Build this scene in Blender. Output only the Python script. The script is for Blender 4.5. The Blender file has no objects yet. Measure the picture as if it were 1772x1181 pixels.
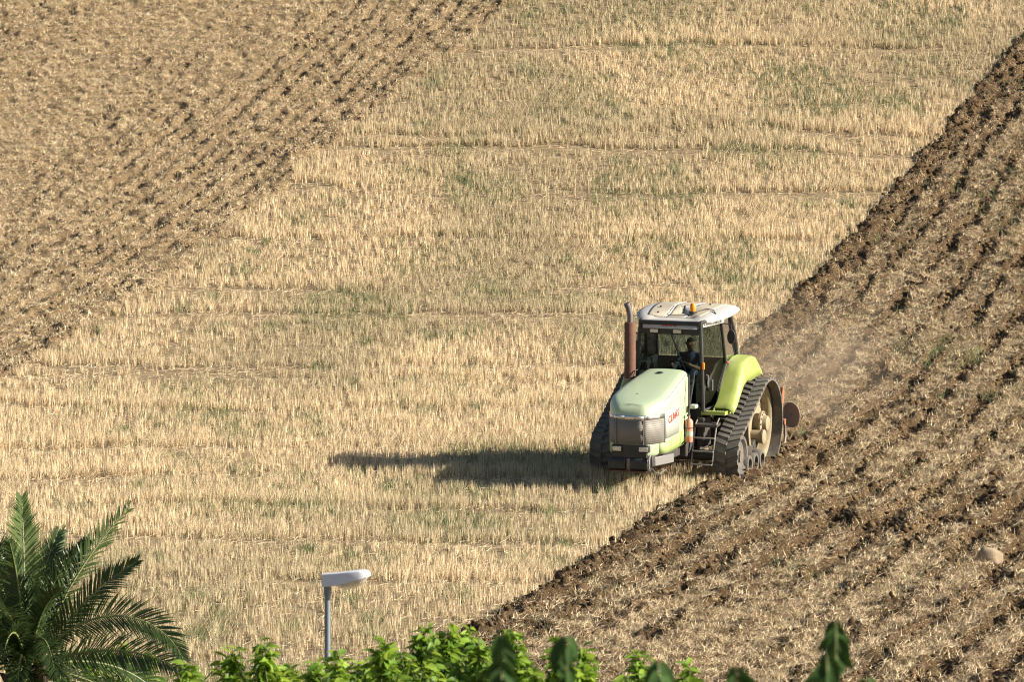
import bpy, bmesh, math, random
import numpy as np
from mathutils import Vector, Matrix

R = math.radians
sc = bpy.context.scene
col = sc.collection

# ------------------------------------------------------------------ camera
cam = bpy.data.cameras.new('camera')
cam.lens = 208.2
cam.sensor_width = 36.0
cam.clip_start = 0.5
cam.clip_end = 3000
cam.dof.use_dof = True
cam.dof.focus_distance = 125.0
cam.dof.aperture_fstop = 9.0
camo = bpy.data.objects.new('camera', cam)
camo.location = (0, 0, 0)
camo.rotation_euler = (R(90 - 2.33), 0, 0)
col.objects.link(camo)
sc.camera = camo

# ------------------------------------------------------------------ sky and sun
SUN_EL, SUN_AZ = R(25.6), R(101.0)          # azimuth from +Y (away from camera) towards +X
w = bpy.data.worlds.new('World')
sc.world = w
w.use_nodes = True
nt = w.node_tree
bg = nt.nodes['Background']
sky = nt.nodes.new('ShaderNodeTexSky')
sky.sky_type = 'NISHITA'
sky.sun_disc = False
sky.sun_elevation = SUN_EL
sky.sun_rotation = SUN_AZ
nt.links.new(sky.outputs[0], bg.inputs[0])
bg.inputs[1].default_value = 0.05
sun = bpy.data.lights.new('sun', 'SUN')
sun.energy = 5.0
sun.angle = R(0.5)
sun.color = (1.0, 0.91, 0.765)
suno = bpy.data.objects.new('sun', sun)
sd = Vector((math.sin(SUN_AZ) * math.cos(SUN_EL), math.cos(SUN_AZ) * math.cos(SUN_EL), math.sin(SUN_EL)))
suno.rotation_euler = sd.to_track_quat('Z', 'Y').to_euler()
suno.location = sd * 200
col.objects.link(suno)
sc.view_settings.view_transform = 'Standard'
sc.view_settings.look = 'None'
sc.view_settings.gamma = 1.0
sc.view_settings.use_curve_mapping = False
sc.view_settings.exposure = 1.25
sc.cycles.volume_step_rate = 2.0
sc.cycles.filter_width = 1.1
sc.cycles.max_bounces = 8
sc.cycles.transparent_max_bounces = 16

# ------------------------------------------------------------------ helpers
rng = np.random.default_rng(7)
random.seed(7)

def tag(o, label=None, cat=None, group=None, kind=None):
    if label: o['label'] = label
    if cat: o['category'] = cat
    if group: o['group'] = group
    if kind: o['kind'] = kind
    return o

def empty(name, loc=(0, 0, 0), mat=None):
    o = bpy.data.objects.new(name, None)
    o.empty_display_size = 0.2
    col.objects.link(o)
    if mat is not None: o.matrix_world = mat
    else: o.location = loc
    return o

def link(name, me, mat=None, parent=None, smooth=None):
    if mat is not None:
        me.materials.clear(); me.materials.append(mat)
    o = bpy.data.objects.new(name, me)
    col.objects.link(o)
    if parent is not None: o.parent = parent
    if smooth is not None:
        me.shade_smooth()
        me.set_sharp_from_angle(angle=R(smooth))
    return o

def hsh(i, j, s):
    h = (i.astype(np.int64) * 374761393 + j.astype(np.int64) * 668265263 + s * 1274126177) & 0xFFFFFFFF
    h = ((h ^ (h >> 13)) * 1274126177) & 0xFFFFFFFF
    return ((h ^ (h >> 16)) & 0xFFFFFF) / float(0xFFFFFF)

def vn(x, y, s=0):
    x = np.asarray(x, float); y = np.asarray(y, float)
    i = np.floor(x); j = np.floor(y)
    fx = x - i; fy = y - j
    fx = fx * fx * (3 - 2 * fx); fy = fy * fy * (3 - 2 * fy)
    i = i.astype(np.int64); j = j.astype(np.int64)
    a = hsh(i, j, s); b = hsh(i + 1, j, s); c = hsh(i, j + 1, s); d = hsh(i + 1, j + 1, s)
    return (a * (1 - fx) + b * fx) * (1 - fy) + (c * (1 - fx) + d * fx) * fy

def fbm(x, y, s=0, o=3):
    t = 0; a = .5; n = 0
    for k in range(o):
        t = t + a * vn(x * 2 ** k, y * 2 ** k, s + 17 * k); n += a; a *= .5
    return t / n

def sstep(a, b, x):
    t = np.clip((x - a) / (b - a), 0, 1)
    return t * t * (3 - 2 * t)

def npmesh(name, V, Fa, C=None, mat=None, smooth=False):
    me = bpy.data.meshes.new(name)
    V = np.asarray(V, np.float32); Fa = np.asarray(Fa, np.int32)
    n = Fa.shape[1]
    me.vertices.add(len(V)); me.vertices.foreach_set('co', V.ravel())
    me.loops.add(Fa.size); me.loops.foreach_set('vertex_index', Fa.ravel())
    me.polygons.add(len(Fa)); me.polygons.foreach_set('loop_start', np.arange(0, Fa.size, n, dtype=np.int32))
    me.update(calc_edges=True)
    if C is not None:
        at = me.attributes.new('Col', 'FLOAT_COLOR', 'POINT')
        C4 = np.ones((len(V), 4), np.float32); C4[:, :3] = C
        at.data.foreach_set('color', C4.ravel())
    if smooth: me.shade_smooth()
    if mat: me.materials.append(mat)
    return me

# ------------------------------------------------------------------ materials
def newmat(name):
    m = bpy.data.materials.new(name); m.use_nodes = True
    t = m.node_tree
    return m, t, t.nodes['Principled BSDF'], t.nodes, t.links

def ramp(N, L, fac, stops):
    r = N.new('ShaderNodeValToRGB')
    els = r.color_ramp.elements
    while len(els) < len(stops): els.new(.5)
    for e, (p, c) in zip(els, stops):
        e.position = p; e.color = (*c, 1)
    L.new(fac, r.inputs[0])
    return r.outputs[0]

def noise(N, L, scale, detail=4, rough=.6, vec=None):
    n = N.new('ShaderNodeTexNoise')
    n.inputs['Scale'].default_value = scale; n.inputs['Detail'].default_value = detail
    n.inputs['Roughness'].default_value = rough
    if vec is not None: L.new(vec, n.inputs['Vector'])
    return n.outputs[0]

def paint(name, c, rough=.4, dirt=.25, dirtc=(.36, .29, .19), metal=0, spec=.5, scale=5, bump=0.0, coat=0):
    """painted or bare surface with dust film and slight mottling"""
    m, t, p, N, L = newmat(name)
    tc = N.new('ShaderNodeTexCoord')
    f = noise(N, L, scale, 6, .65, tc.outputs['Object'])
    f2 = noise(N, L, scale * 7, 4, .6, tc.outputs['Object'])
    mx = N.new('ShaderNodeMix'); mx.data_type = 'RGBA'
    mth = N.new('ShaderNodeMath'); mth.operation = 'MULTIPLY'
    r0 = N.new('ShaderNodeMapRange')
    r0.inputs[1].default_value = .32; r0.inputs[2].default_value = .72
    r0.inputs[3].default_value = 0; r0.inputs[4].default_value = dirt * 1.6
    L.new(f, r0.inputs[0])
    L.new(r0.outputs[0], mth.inputs[0]); L.new(f2, mth.inputs[1])
    L.new(mth.outputs[0], mx.inputs[0])
    mx.inputs[6].default_value = (*c, 1); mx.inputs[7].default_value = (*dirtc, 1)
    L.new(mx.outputs[2], p.inputs['Base Color'])
    rr = N.new('ShaderNodeMapRange')
    rr.inputs[3].default_value = max(.05, rough - .1); rr.inputs[4].default_value = min(1, rough + .25)
    L.new(f2, rr.inputs[0]); L.new(rr.outputs[0], p.inputs['Roughness'])
    p.inputs['Metallic'].default_value = metal
    p.inputs['Specular IOR Level'].default_value = spec
    p.inputs['Coat Weight'].default_value = coat
    if bump:
        b = N.new('ShaderNodeBump'); b.inputs['Strength'].default_value = bump; b.inputs['Distance'].default_value = .02
        L.new(f2, b.inputs['Height']); L.new(b.outputs[0], p.inputs['Normal'])
    return m

def attrmat(name, rough=.8, transl=0.0, spec=.15):
    m, t, p, N, L = newmat(name)
    a = N.new('ShaderNodeAttribute'); a.attribute_name = 'Col'
    L.new(a.outputs['Color'], p.inputs['Base Color'])
    p.inputs['Roughness'].default_value = rough
    p.inputs['Specular IOR Level'].default_value = spec
    if transl:
        tr = N.new('ShaderNodeBsdfTranslucent'); L.new(a.outputs['Color'], tr.inputs[0])
        mx = N.new('ShaderNodeMixShader'); mx.inputs[0].default_value = transl
        L.new(p.outputs[0], mx.inputs[1]); L.new(tr.outputs[0], mx.inputs[2])
        L.new(mx.outputs[0], N['Material Output'].inputs['Surface'])
    return m

def soilmat(name, stops, scale=3.0, fine=26.0, bump=.6, fleck=0):
    m, t, p, N, L = newmat(name)
    tc = N.new('ShaderNodeTexCoord')
    f = noise(N, L, scale, 8, .7, tc.outputs['Object'])
    g = noise(N, L, fine, 5, .7, tc.outputs['Object'])
    ad = N.new('ShaderNodeMath'); ad.operation = 'MULTIPLY_ADD'
    L.new(g, ad.inputs[0]); ad.inputs[1].default_value = .5
    s2 = N.new('ShaderNodeMath'); s2.operation = 'MULTIPLY'; L.new(f, s2.inputs[0]); s2.inputs[1].default_value = .5
    L.new(s2.outputs[0], ad.inputs[2])
    base = ramp(N, L, ad.outputs[0], stops)
    if fleck:
        # chopped straw bits and pale dry crumbs trodden into the earth
        mp = N.new('ShaderNodeMapping'); mp.inputs['Scale'].default_value = (1, .45, 1); mp.inputs['Rotation'].default_value = (0, 0, .5)
        L.new(tc.outputs['Object'], mp.inputs[0])
        fk = noise(N, L, 34, 2, .6, mp.outputs[0])
        big = noise(N, L, .9, 3, .6, tc.outputs['Object'])
        sm = N.new('ShaderNodeMath'); sm.operation = 'MULTIPLY_ADD'; L.new(big, sm.inputs[0]); sm.inputs[1].default_value = .35; L.new(fk, sm.inputs[2])
        mr = N.new('ShaderNodeMapRange'); mr.inputs[1].default_value = .74; mr.inputs[2].default_value = .84; mr.inputs[3].default_value = 0; mr.inputs[4].default_value = fleck
        L.new(sm.outputs[0], mr.inputs[0])
        mx = N.new('ShaderNodeMix'); mx.data_type = 'RGBA'
        L.new(mr.outputs[0], mx.inputs[0]); L.new(base, mx.inputs[6]); mx.inputs[7].default_value = (.52, .40, .24, 1)
        base = mx.outputs[2]
    L.new(base, p.inputs['Base Color'])
    p.inputs['Roughness'].default_value = .95; p.inputs['Specular IOR Level'].default_value = .1
    b = N.new('ShaderNodeBump'); b.inputs['Strength'].default_value = bump; b.inputs['Distance'].default_value = .04
    L.new(g, b.inputs['Height']); L.new(b.outputs[0], p.inputs['Normal'])
    return m

def leafmat(name, c1, c2, transl=.3, rough=.45):
    m, t, p, N, L = newmat(name)
    oi = N.new('ShaderNodeObjectInfo'); g = N.new('ShaderNodeNewGeometry')
    tc = N.new('ShaderNodeTexCoord')
    ad = N.new('ShaderNodeMath'); ad.operation = 'ADD'
    L.new(oi.outputs['Random'], ad.inputs[0]); L.new(g.outputs['Random Per Island'], ad.inputs[1])
    fr = N.new('ShaderNodeMath'); fr.operation = 'FRACT'; L.new(ad.outputs[0], fr.inputs[0])
    c = ramp(N, L, fr.outputs[0], [(0, c1), (1, c2)])
    L.new(c, p.inputs['Base Color']); p.inputs['Roughness'].default_value = rough
    p.inputs['Specular IOR Level'].default_value = .35
    tr = N.new('ShaderNodeBsdfTranslucent')
    hs = N.new('ShaderNodeHueSaturation'); hs.inputs['Value'].default_value = 1.3; hs.inputs['Hue'].default_value = .48
    L.new(c, hs.inputs['Color']); L.new(hs.outputs[0], tr.inputs[0])
    mx = N.new('ShaderNodeMixShader'); mx.inputs[0].default_value = transl
    L.new(p.outputs[0], mx.inputs[1]); L.new(tr.outputs[0], mx.inputs[2])
    L.new(mx.outputs[0], N['Material Output'].inputs['Surface'])
    return m

def glassmat(name, tint=(.55, .65, .6), refl=.1):
    m, t, p, N, L = newmat(name)
    N.remove(p)
    tr = N.new('ShaderNodeBsdfTransparent'); tr.inputs[0].default_value = (*tint, 1)
    gl = N.new('ShaderNodeBsdfGlossy'); gl.inputs['Roughness'].default_value = .03
    fz = N.new('ShaderNodeFresnel'); fz.inputs[0].default_value = 1.3
    mx = N.new('ShaderNodeMixShader')
    L.new(fz.outputs[0], mx.inputs[0]); L.new(tr.outputs[0], mx.inputs[1]); L.new(gl.outputs[0], mx.inputs[2])
    L.new(mx.outputs[0], N['Material Output'].inputs['Surface'])
    return m

# ------------------------------------------------------------------ terrain
def terr(y, x=0.0):
    y = np.asarray(y, float)
    yy = np.clip(y, 93, 195)
    z = -7.683 + .055 * (yy - 125) + .0017 * np.maximum(0, yy - 118) ** 2
    e = np.clip(y - 195, 0, 70)
    z = z + e * .316 - e * e * .316 / 140
    return z

def terrain_z(x, y):
    x = np.asarray(x, float); y = np.asarray(y, float)
    k = sstep(95, 105, y)
    return terr(y) + k * .06 * (fbm(x / 7, y / 9, 5, 2) - .5)

PREV = [(-2.22, 91.99), (-1.38, 96.75), (-.46, 101.27), (.45, 104.83), (1.21, 108.29), (2.14, 112.95), (3.03, 117.22), (4.07, 120.93), (5.43, 125.14)]
NEW = [(2.77, 127.71), (4.11, 133.99), (5.71, 141.23), (7.51, 149.69), (9.46, 157.85), (10.92, 163.65), (12.45, 169.36), (13.83, 174.26), (15.52, 179.77), (17.46, 185.9), (21.0, 197)]
LEFT = [(-15.5, 116), (-12.97, 128.16), (-12.0, 133.99), (-11.6, 137.25), (-10.84, 141.23), (-9.74, 145.51), (-8.85, 149.69), (-7.43, 156.79), (-5.87, 164.36), (-4.1, 170.77), (-2.68, 175.98), (-.99, 181.14), (.25, 185.24), (1.36, 189.29), (3.4, 197)]
EDGE = PREV + [(5.4, 126.6), (4.2, 127.2)] + NEW

def xline(line, y):
    a = np.array(line)
    return np.interp(y, a[:, 1], a[:, 0])

def edge_right(x, y):
    """signed metres to the right of the ploughed edge (positive = ploughed)"""
    wob = .22 * (vn(y * 1.3, x * 0 + 3, 91) - .5) + .16 * (vn(y * 4.1, x * 0 + 9, 92) - .5)
    return (x - np.where(y < 127.0, xline(PREV + [(5.9, 127)], y), xline(NEW, y))) * .97 + wob

def edge_left(x, y):
    wob = .5 * (vn(y * .7, x * 0 + 3, 93) - .5) + .3 * (vn(y * 2.6, x * 0 + 9, 94) - .5)
    return (xline(LEFT, y) - x) * .97 + wob

def row_u(x, y):
    """distance across the plough rows (rows run about 13.6 degrees off the view axis)"""
    return x * math.cos(R(13.6)) - (y - 125) * math.sin(R(13.6)) + .35 * (fbm(y / 11, x / 30, 71, 2) - .5)

def inframe(x, y, m=1.10, e=.6):
    return (np.abs(x) < .0865 * y * m + e)

M_ground = soilmat('field_soil', [(.3, (.13, .095, .058)), (.48, (.22, .165, .10)), (.6, (.33, .25, .15)), (.75, (.45, .35, .21))], 2.2, 30)
M_wet = soilmat('fresh_earth', [(.3, (.032, .020, .011)), (.45, (.062, .039, .020)), (.6, (.098, .064, .034)), (.75, (.165, .115, .063))], 2.0, 24, 1.0, .6)
M_dry = soilmat('dry_earth', [(.3, (.075, .052, .029)), (.45, (.13, .09, .05)), (.6, (.20, .143, .082)), (.78, (.31, .23, .135))], 1.6, 24, 1.0, .6)
M_straw = attrmat('straw', .75, .22, .2)
M_weed = attrmat('weed_green', .6, .3, .2)
M_clod = attrmat('clod_earth', .95, 0, .1)

# the ground sheet
def ground():
    xs = np.concatenate([np.linspace(-420, -30, 24), np.linspace(-28, 28, 85), np.linspace(30, 420, 24)])
    ys = np.concatenate([np.linspace(-60, 88, 20), np.linspace(89, 200, 223), np.linspace(204, 700, 50)])
    X, Y = np.meshgrid(xs, ys)
    Z = terrain_z(X, Y)
    # sink the sheet under the ploughed patches, which have relief of their own
    dr = edge_right(X, Y); dl = edge_left(X, Y)
    Z = Z - .30 * np.where((Y > 92.5) & (Y < 192) & inframe(X, Y, 1.10, -.6) & ((dr > .4) | ((dl > .4) & (Y > 117))), 1, 0)
    n, m = X.shape
    idx = np.arange(n * m).reshape(n, m)
    Fq = np.stack([idx[:-1, :-1], idx[:-1, 1:], idx[1:, 1:], idx[1:, :-1]], -1).reshape(-1, 4)
    V = np.stack([X, Y, Z], -1).reshape(-1, 3)
    o = link('ground', npmesh('ground', V, Fq, None, M_ground, True))
    tag(o, kind='structure')
ground()

# ploughed patches with furrow relief
def furrow(x, y, side):
    """1 = open furrow of bare earth, 0 = straw-covered strip between two furrows"""
    u = row_u(x, y); v = x * math.sin(R(13.6)) + y * math.cos(R(13.6))
    if side > 0:
        w1 = .5 + .5 * np.sin(u * 2 * math.pi / 1.04 + 1.0 + 3.6 * (fbm(x / 1.6, y / 4.5, 44, 3) - .5))
        d = edge_right(x, y)
        fresh = (1 - sstep(.35, 1.5, d)) * np.where(y > 126, .52, .30) + np.where(y > 126, .13, 0)
        return np.clip(w1 * .86 + .02 + fresh + 1.25 * (fbm(u * .42 + 4, y * .07, 51, 2) - .5) + 1.1 * (fbm(u * 2.8, v * .75, 52, 3) - .5), 0, 1)
    w1 = .5 + .5 * np.sin(u * 2 * math.pi / .60 + 2.6 * (fbm(x / 1.5, y / 3.5, 45, 3) - .5))
    far = sstep(1.5, 8.5, xline(LEFT, y) - x)
    return np.clip(w1 * (.90 - .30 * far) + .20 - .26 * far + 1.3 * (fbm(u * 2.9, v * .75, 54, 3) - .5) + .6 * (fbm(u * .3, y * .06, 55, 2) - .5), 0, 1)

def plough_h(x, y, side):
    f = fbm(x * 4.2, y * 3.4, 31, 4) - .5
    c = np.abs(fbm(x * 1.5, y * 1.3, 37, 3) - .5)
    g = fbm(x * 9.5, y * 6.5, 33, 2) - .5
    q = furrow(x, y, side)
    d = edge_right(x, y) if side > 0 else edge_left(x, y)
    berm = .11 * np.exp(-((d - .25) / .28) ** 2) * (.4 + vn(x * 1.1, y * 1.1, 49))
    inn = sstep(.35, 1.1, d)
    if side > 0:
        tr = sstep(.60, .95, q) * .12 - sstep(.30, .55, q) * (1 - sstep(.6, .85, q)) * .06
        return .05 + berm - tr * inn + f * (.14 + .18 * q) - c * .08 * inn + g * (.12 + .20 * q)
    tr = sstep(.60, .95, q) * .10 - sstep(.25, .5, q) * (1 - sstep(.6, .85, q)) * .03
    return .05 + berm * .5 - tr * inn + f * (.12 + .15 * q) - c * .06 * inn + g * (.11 + .19 * q)

def patch(name, side, mat, x0, x1, y0, y1, dx, dy):
    xs = np.arange(x0, x1, dx); ys = np.arange(y0, y1, dy)
    X, Y = np.meshgrid(xs, ys)
    d = edge_right(X, Y) if side > 0 else edge_left(X, Y)
    if side < 0: d = np.where(Y < 118, -1, d)
    Z = terrain_z(X, Y) + plough_h(X, Y, side) - .22 * (1 - sstep(-.25, .12, d))
    keep = (d > -.3) & inframe(X, Y, 1.10, .4)
    n, m = X.shape
    idx = np.arange(n * m).reshape(n, m)
    q = np.stack([idx[:-1, :-1], idx[:-1, 1:], idx[1:, 1:], idx[1:, :-1]], -1).reshape(-1, 4)
    k = keep.ravel()[q].all(1)
    q = q[k]
    used = np.unique(q)
    rem = np.zeros(n * m, np.int64); rem[used] = np.arange(len(used))
    V = np.stack([X, Y, Z], -1).reshape(-1, 3)[used]
    o = link(name, npmesh(name, V, rem[q], None, mat, True))
    return tag(o, kind='structure')
patch('ploughed_ground', 1, M_wet, -3, 21, 92.2, 191, .075, .10)
patch('ploughed_ground', -1, M_dry, -19, 3, 118, 191, .075, .10)

# ------------------------------------------------------------------ stuff on the field
BANDS = [(186.6, .5), (179.4, .35), (172.0, .3), (168.5, .35), (165.6, .4), (161.2, .55), (155.2, .3), (148.9, .4), (144.0, .45), (138.1, .4), (136.2, .3), (132.2, .35), (126.2, .3), (121.2, .35), (117.0, .3), (112.2, .35), (106.5, .3), (101, .25)]

def bandf(x, y):
    """0 = standing stubble, 1 = wheel track or gap between the combine passes; and the taller uncut wall behind it"""
    f = np.zeros_like(x); g = np.zeros_like(x)
    for i, (yc, hw) in enumerate(BANDS):
        yy = yc - .035 * x + .5 * (vn(x / .9, x * 0 + i, 160 + i) - .5) + 1.9 * (vn(x / 6.5, x * 0 + i, 60 + i) - .5)
        br = sstep(.30, .55, vn(x / 3.0, x * 0 + i * 3.3, 80 + i))
        w_ = hw * (.55 + .6 * vn(x / 1.7, x * 0 + i, 120 + i))
        f = np.maximum(f, br * (1 - sstep(w_ * 1.1, w_ * 1.6, np.abs(y - yy))))
        q = y - yy - w_ * 1.35
        g = np.maximum(g, np.where(q > -.1, np.exp(-np.maximum(q, 0) / 1.1), 0) * sstep(.25, .6, vn(x / 5, x * 0 + i * 1.7, 140 + i)))
    return f, g

def quads(bx, by, bz, dirx, diry, dirz, wx, wy, wz, tip=.7):
    """strips from base points along dir with half-width vector w"""
    n = len(bx)
    V = np.empty((n, 3, 3), np.float32)
    b = np.stack([bx, by, bz], -1); d = np.stack([dirx, diry, dirz], -1); h = np.stack([wx, wy, wz], -1) * 1.35
    V[:, 0] = b - h; V[:, 1] = b + h; V[:, 2] = b + d
    return V.reshape(-1, 3), np.arange(n * 3, dtype=np.int32).reshape(n, 3)

def palette(n, cols, jit=.12):
    c = np.array(cols)[rng.integers(0, len(cols), n)]
    return c * (1 + jit * rng.standard_normal((n, 1))).clip(.6, 1.4)

STRAWC = [(.79, .64, .405), (.73, .58, .36), (.83, .70, .48), (.65, .515, .325), (.75, .61, .41), (.54, .425, .275), (.40, .31, .20)]

def sample(n, y0=92.6, y1=191.5):
    # density is even on the ground; only the strip the photo sees (plus a margin)
    y = rng.uniform(y0, y1, int(n * 1.0)); hw = .0865 * 191.5 * 1.10 + .6
    x = rng.uniform(-hw, hw, len(y))
    k = inframe(x, y)
    return x[k], y[k]

def stubble():
    x, y = sample(262000)
    y = np.round(y / .155) * .155 + rng.normal(0, .022, len(y))
    dr = edge_right(x, y); dl = edge_left(x, y)
    bf, bo = bandf(x, y)
    thin = vn(x * 3.1, y * 1.3, 12) * .65 + vn(x * .8, y * .4, 11) * .25 + vn(x * .25, y * .12, 13) * .4
    k = (dr < .03) & ((dl < .05) | (y < 118)) & (rng.random(len(x)) > bf * .90) & (rng.random(len(x)) < -.10 + 1.05 * thin + .75 * bo)
    x, y, bo = x[k], y[k], bo[k]
    # each plant throws a handful of stalks
    m = 9
    n = len(x)
    px = np.repeat(x, m) + rng.normal(0, .024, n * m); py = np.repeat(y, m) + rng.normal(0, .02, n * m)
    N = len(px)
    hh = .165 + .075 * vn(px * .35, py * .2, 14) + .05 * vn(px * 2, py * 1.2, 15)
    h = hh * rng.uniform(.6, 1.15, N) * (1 + .42 * np.repeat(bo, m))
    near = vn(px * .8, py * .5, 19)
    lean = np.where(near > .78, .45, .11)
    lx = rng.normal(0, 1, N) * lean * h + np.where(near > .78, .3, 0) * h; ly = rng.normal(0, 1, N) * lean * h
    yaw = rng.uniform(0, 2 * math.pi, N); wd = rng.uniform(.0030, .0064, N) * np.where(py > 150, 1.2, 1)
    V, Fq = quads(px, py, terrain_z(px, py) - .01, lx, ly, h, np.cos(yaw) * wd, np.sin(yaw) * wd, 0 * wd, .75)
    c = palette(N, STRAWC)
    dull = sstep(.45, .8, vn(px * .22, py * .13, 16))[:, None]
    c = c * (1 - .28 * dull) + np.array([(.03, .035, .02)]) * dull
    o = link('stubble', npmesh('stubble', V, Fq, np.repeat(c, 3, 0), M_straw))
    tag(o, 'pale golden cut cereal stubble standing across the middle of the field', 'stubble', kind='stuff')
    print('stubble blades', N)
stubble()

def litter():
    # straw lying flat between the stubble rows and in the tracks
    x, y = sample(420000)
    dr = edge_right(x, y); dl = edge_left(x, y)
    bf, _ = bandf(x, y)
    k = (dr < .1) & ((dl < .1) | (y < 118)) & (rng.random(len(x)) < .30 + 1.3 * bf * vn(x * .8, y * .8, 66))
    x, y = x[k], y[k]; n = len(x)
    L_ = rng.uniform(.08, .34, n); a = rng.normal(0, .9, n) + np.where(rng.random(n) < .5, math.pi, 0)
    t = np.abs(rng.normal(0, .16, n))
    wd = rng.uniform(.003, .0065, n)
    V, Fq = quads(x, y, terrain_z(x, y) + rng.uniform(.01, .06, n), np.cos(a) * L_, np.sin(a) * L_, np.sin(t) * L_, -np.sin(a) * wd, np.cos(a) * wd, wd * .6, .8)
    o = link('straw_litter', npmesh('straw_litter', V, Fq, np.repeat(palette(n, STRAWC), 3, 0), M_straw))
    tag(o, 'loose straw lying flat in the tracks between stubble rows', 'straw', kind='stuff')
litter()

def plough_straw(name, side, count, label):
    x, y = sample(count)
    d = edge_right(x, y) if side > 0 else np.where(y < 118, -1, edge_left(x, y))
    q = furrow(x, y, side)
    if side > 0:
        dens = (1 - sstep(.38, .72, q)) * sstep(.25, 1.3, d + .6 * (vn(x * 2, y * 2, 58) - .5)) * (.35 + .9 * vn(x * .7, y * .35, 59)) + .05
    else:
        dens = .14 + (1 - sstep(.42, .78, q)) * (.4 + .9 * vn(x * .6, y * .3, 56))
    k = (d > .02) & (rng.random(len(x)) < dens)
    x, y = x[k], y[k]
    m = 8; n = len(x)
    a0 = rng.uniform(0, 2 * math.pi, n)
    px = np.repeat(x, m) + rng.normal(0, .07, n * m); py = np.repeat(y, m) + rng.normal(0, .07, n * m)
    a = np.repeat(a0, m) + rng.normal(0, .5, n * m); N = n * m
    L_ = rng.uniform(.05, .20, N) * rng.uniform(.7, 1.2, N); t = np.abs(rng.normal(0, .42, N)) + .06
    wd = rng.uniform(.0026, .0058, N)
    V, Fq = quads(px, py, terrain_z(px, py) + plough_h(px, py, side) + rng.uniform(0, .04, N), np.cos(a) * np.cos(t) * L_, np.sin(a) * np.cos(t) * L_, np.sin(t) * L_, -np.sin(a) * wd, np.cos(a) * wd, wd * .5, .7)
    c = palette(N, STRAWC, .14) if side < 0 else palette(N, STRAWC[1:] + [(.70, .55, .34), (.40, .30, .18), (.32, .24, .14), (.26, .19, .11)], .16)
    o = link(name, npmesh(name, V, Fq, np.repeat(c, 3, 0), M_straw))
    tag(o, label, 'straw', kind='stuff')
    print(name, N)
plough_straw('straw_residue', 1, 620000, 'broken straw strewn in stripes over the freshly ploughed brown earth')
plough_straw('straw_residue', -1, 560000, 'broken straw mixed into the older dry ploughed earth at upper left')

def ico(sub):
    bm = bmesh.new(); bmesh.ops.create_icosphere(bm, subdivisions=sub, radius=1)
    V = np.array([v.co[:] for v in bm.verts]); Fa = np.array([[v.index for v in f.verts] for f in bm.faces])
    bm.free(); return V, Fa

def clods(name, side, count, smin, smax, sub, cols, label, edge_only=False):
    x, y = sample(count)
    d = edge_right(x, y) if side > 0 else np.where(y < 118, -1, edge_left(x, y))
    bare = sstep(.35, .7, furrow(x, y, side))
    if edge_only:
        k = (d > -.1) & (d < .75) & (rng.random(len(x)) < .75) & (vn(y * .9, x * 0, 8) > .22)
    else:
        k = (d > 0) & (rng.random(len(x)) < .12 + .75 * bare)
    x, y = x[k], y[k]; n = len(x)
    V0, F0 = ico(sub)
    nv = len(V0)
    s = smin + (smax - smin) * rng.random(n) ** 2.6
    sc3 = s[:, None] * rng.uniform(.6, 1.25, (n, 3)) * np.array([1, 1, .75])
    P = V0[None] * (1 + rng.normal(0, .10, (n, nv, 1)))
    for q in range(7):                       # knock facets off
        pl = rng.normal(0, 1, (n, 1, 3)); pl /= np.linalg.norm(pl, axis=2, keepdims=True)
        dd = (P * pl).sum(2, keepdims=True) - rng.uniform(.35, .8, (n, 1, 1))
        P = P - pl * np.maximum(dd, 0)
    an = rng.uniform(0, 6.28, n); ca, sa = np.cos(an)[:, None], np.sin(an)[:, None]
    P = P * sc3[:, None, :]
    X = P[..., 0] * ca - P[..., 1] * sa; Y = P[..., 0] * sa + P[..., 1] * ca
    Z = P[..., 2]
    base = terrain_z(x, y) + plough_h(x, y, side) * (0.6 if edge_only else 1) + s * .25
    V = np.stack([X + x[:, None], Y + y[:, None], Z + base[:, None]], -1).reshape(-1, 3)
    Fa = (F0[None] + (np.arange(n) * nv)[:, None, None]).reshape(-1, 3)
    c = palette(n, cols, .15)
    o = link(name, npmesh(name, V, Fa, np.repeat(c, nv, 0), M_clod, False))
    tag(o, label, 'clods', kind='stuff')
    print(name, n, len(Fa))
WET = [(.082, .052, .027), (.105, .069, .036), (.062, .039, .019), (.15, .102, .055), (.09, .06, .031)]
DRY = [(.24, .175, .10), (.20, .145, .083), (.29, .215, .125), (.15, .105, .06), (.22, .16, .09)]
clods('earth_clods', 1, 150000, .018, .10, 1, WET, 'lumps of dark earth scattered over the freshly ploughed ground')
clods('earth_clods', 1, 60000, .03, .15, 2, WET[:3], 'large dark overturned clods along the edge of the new furrow', True)
clods('earth_clods', -1, 110000, .018, .085, 1, DRY, 'lumps of dry tan earth in the older ploughed ground at upper left')

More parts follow.
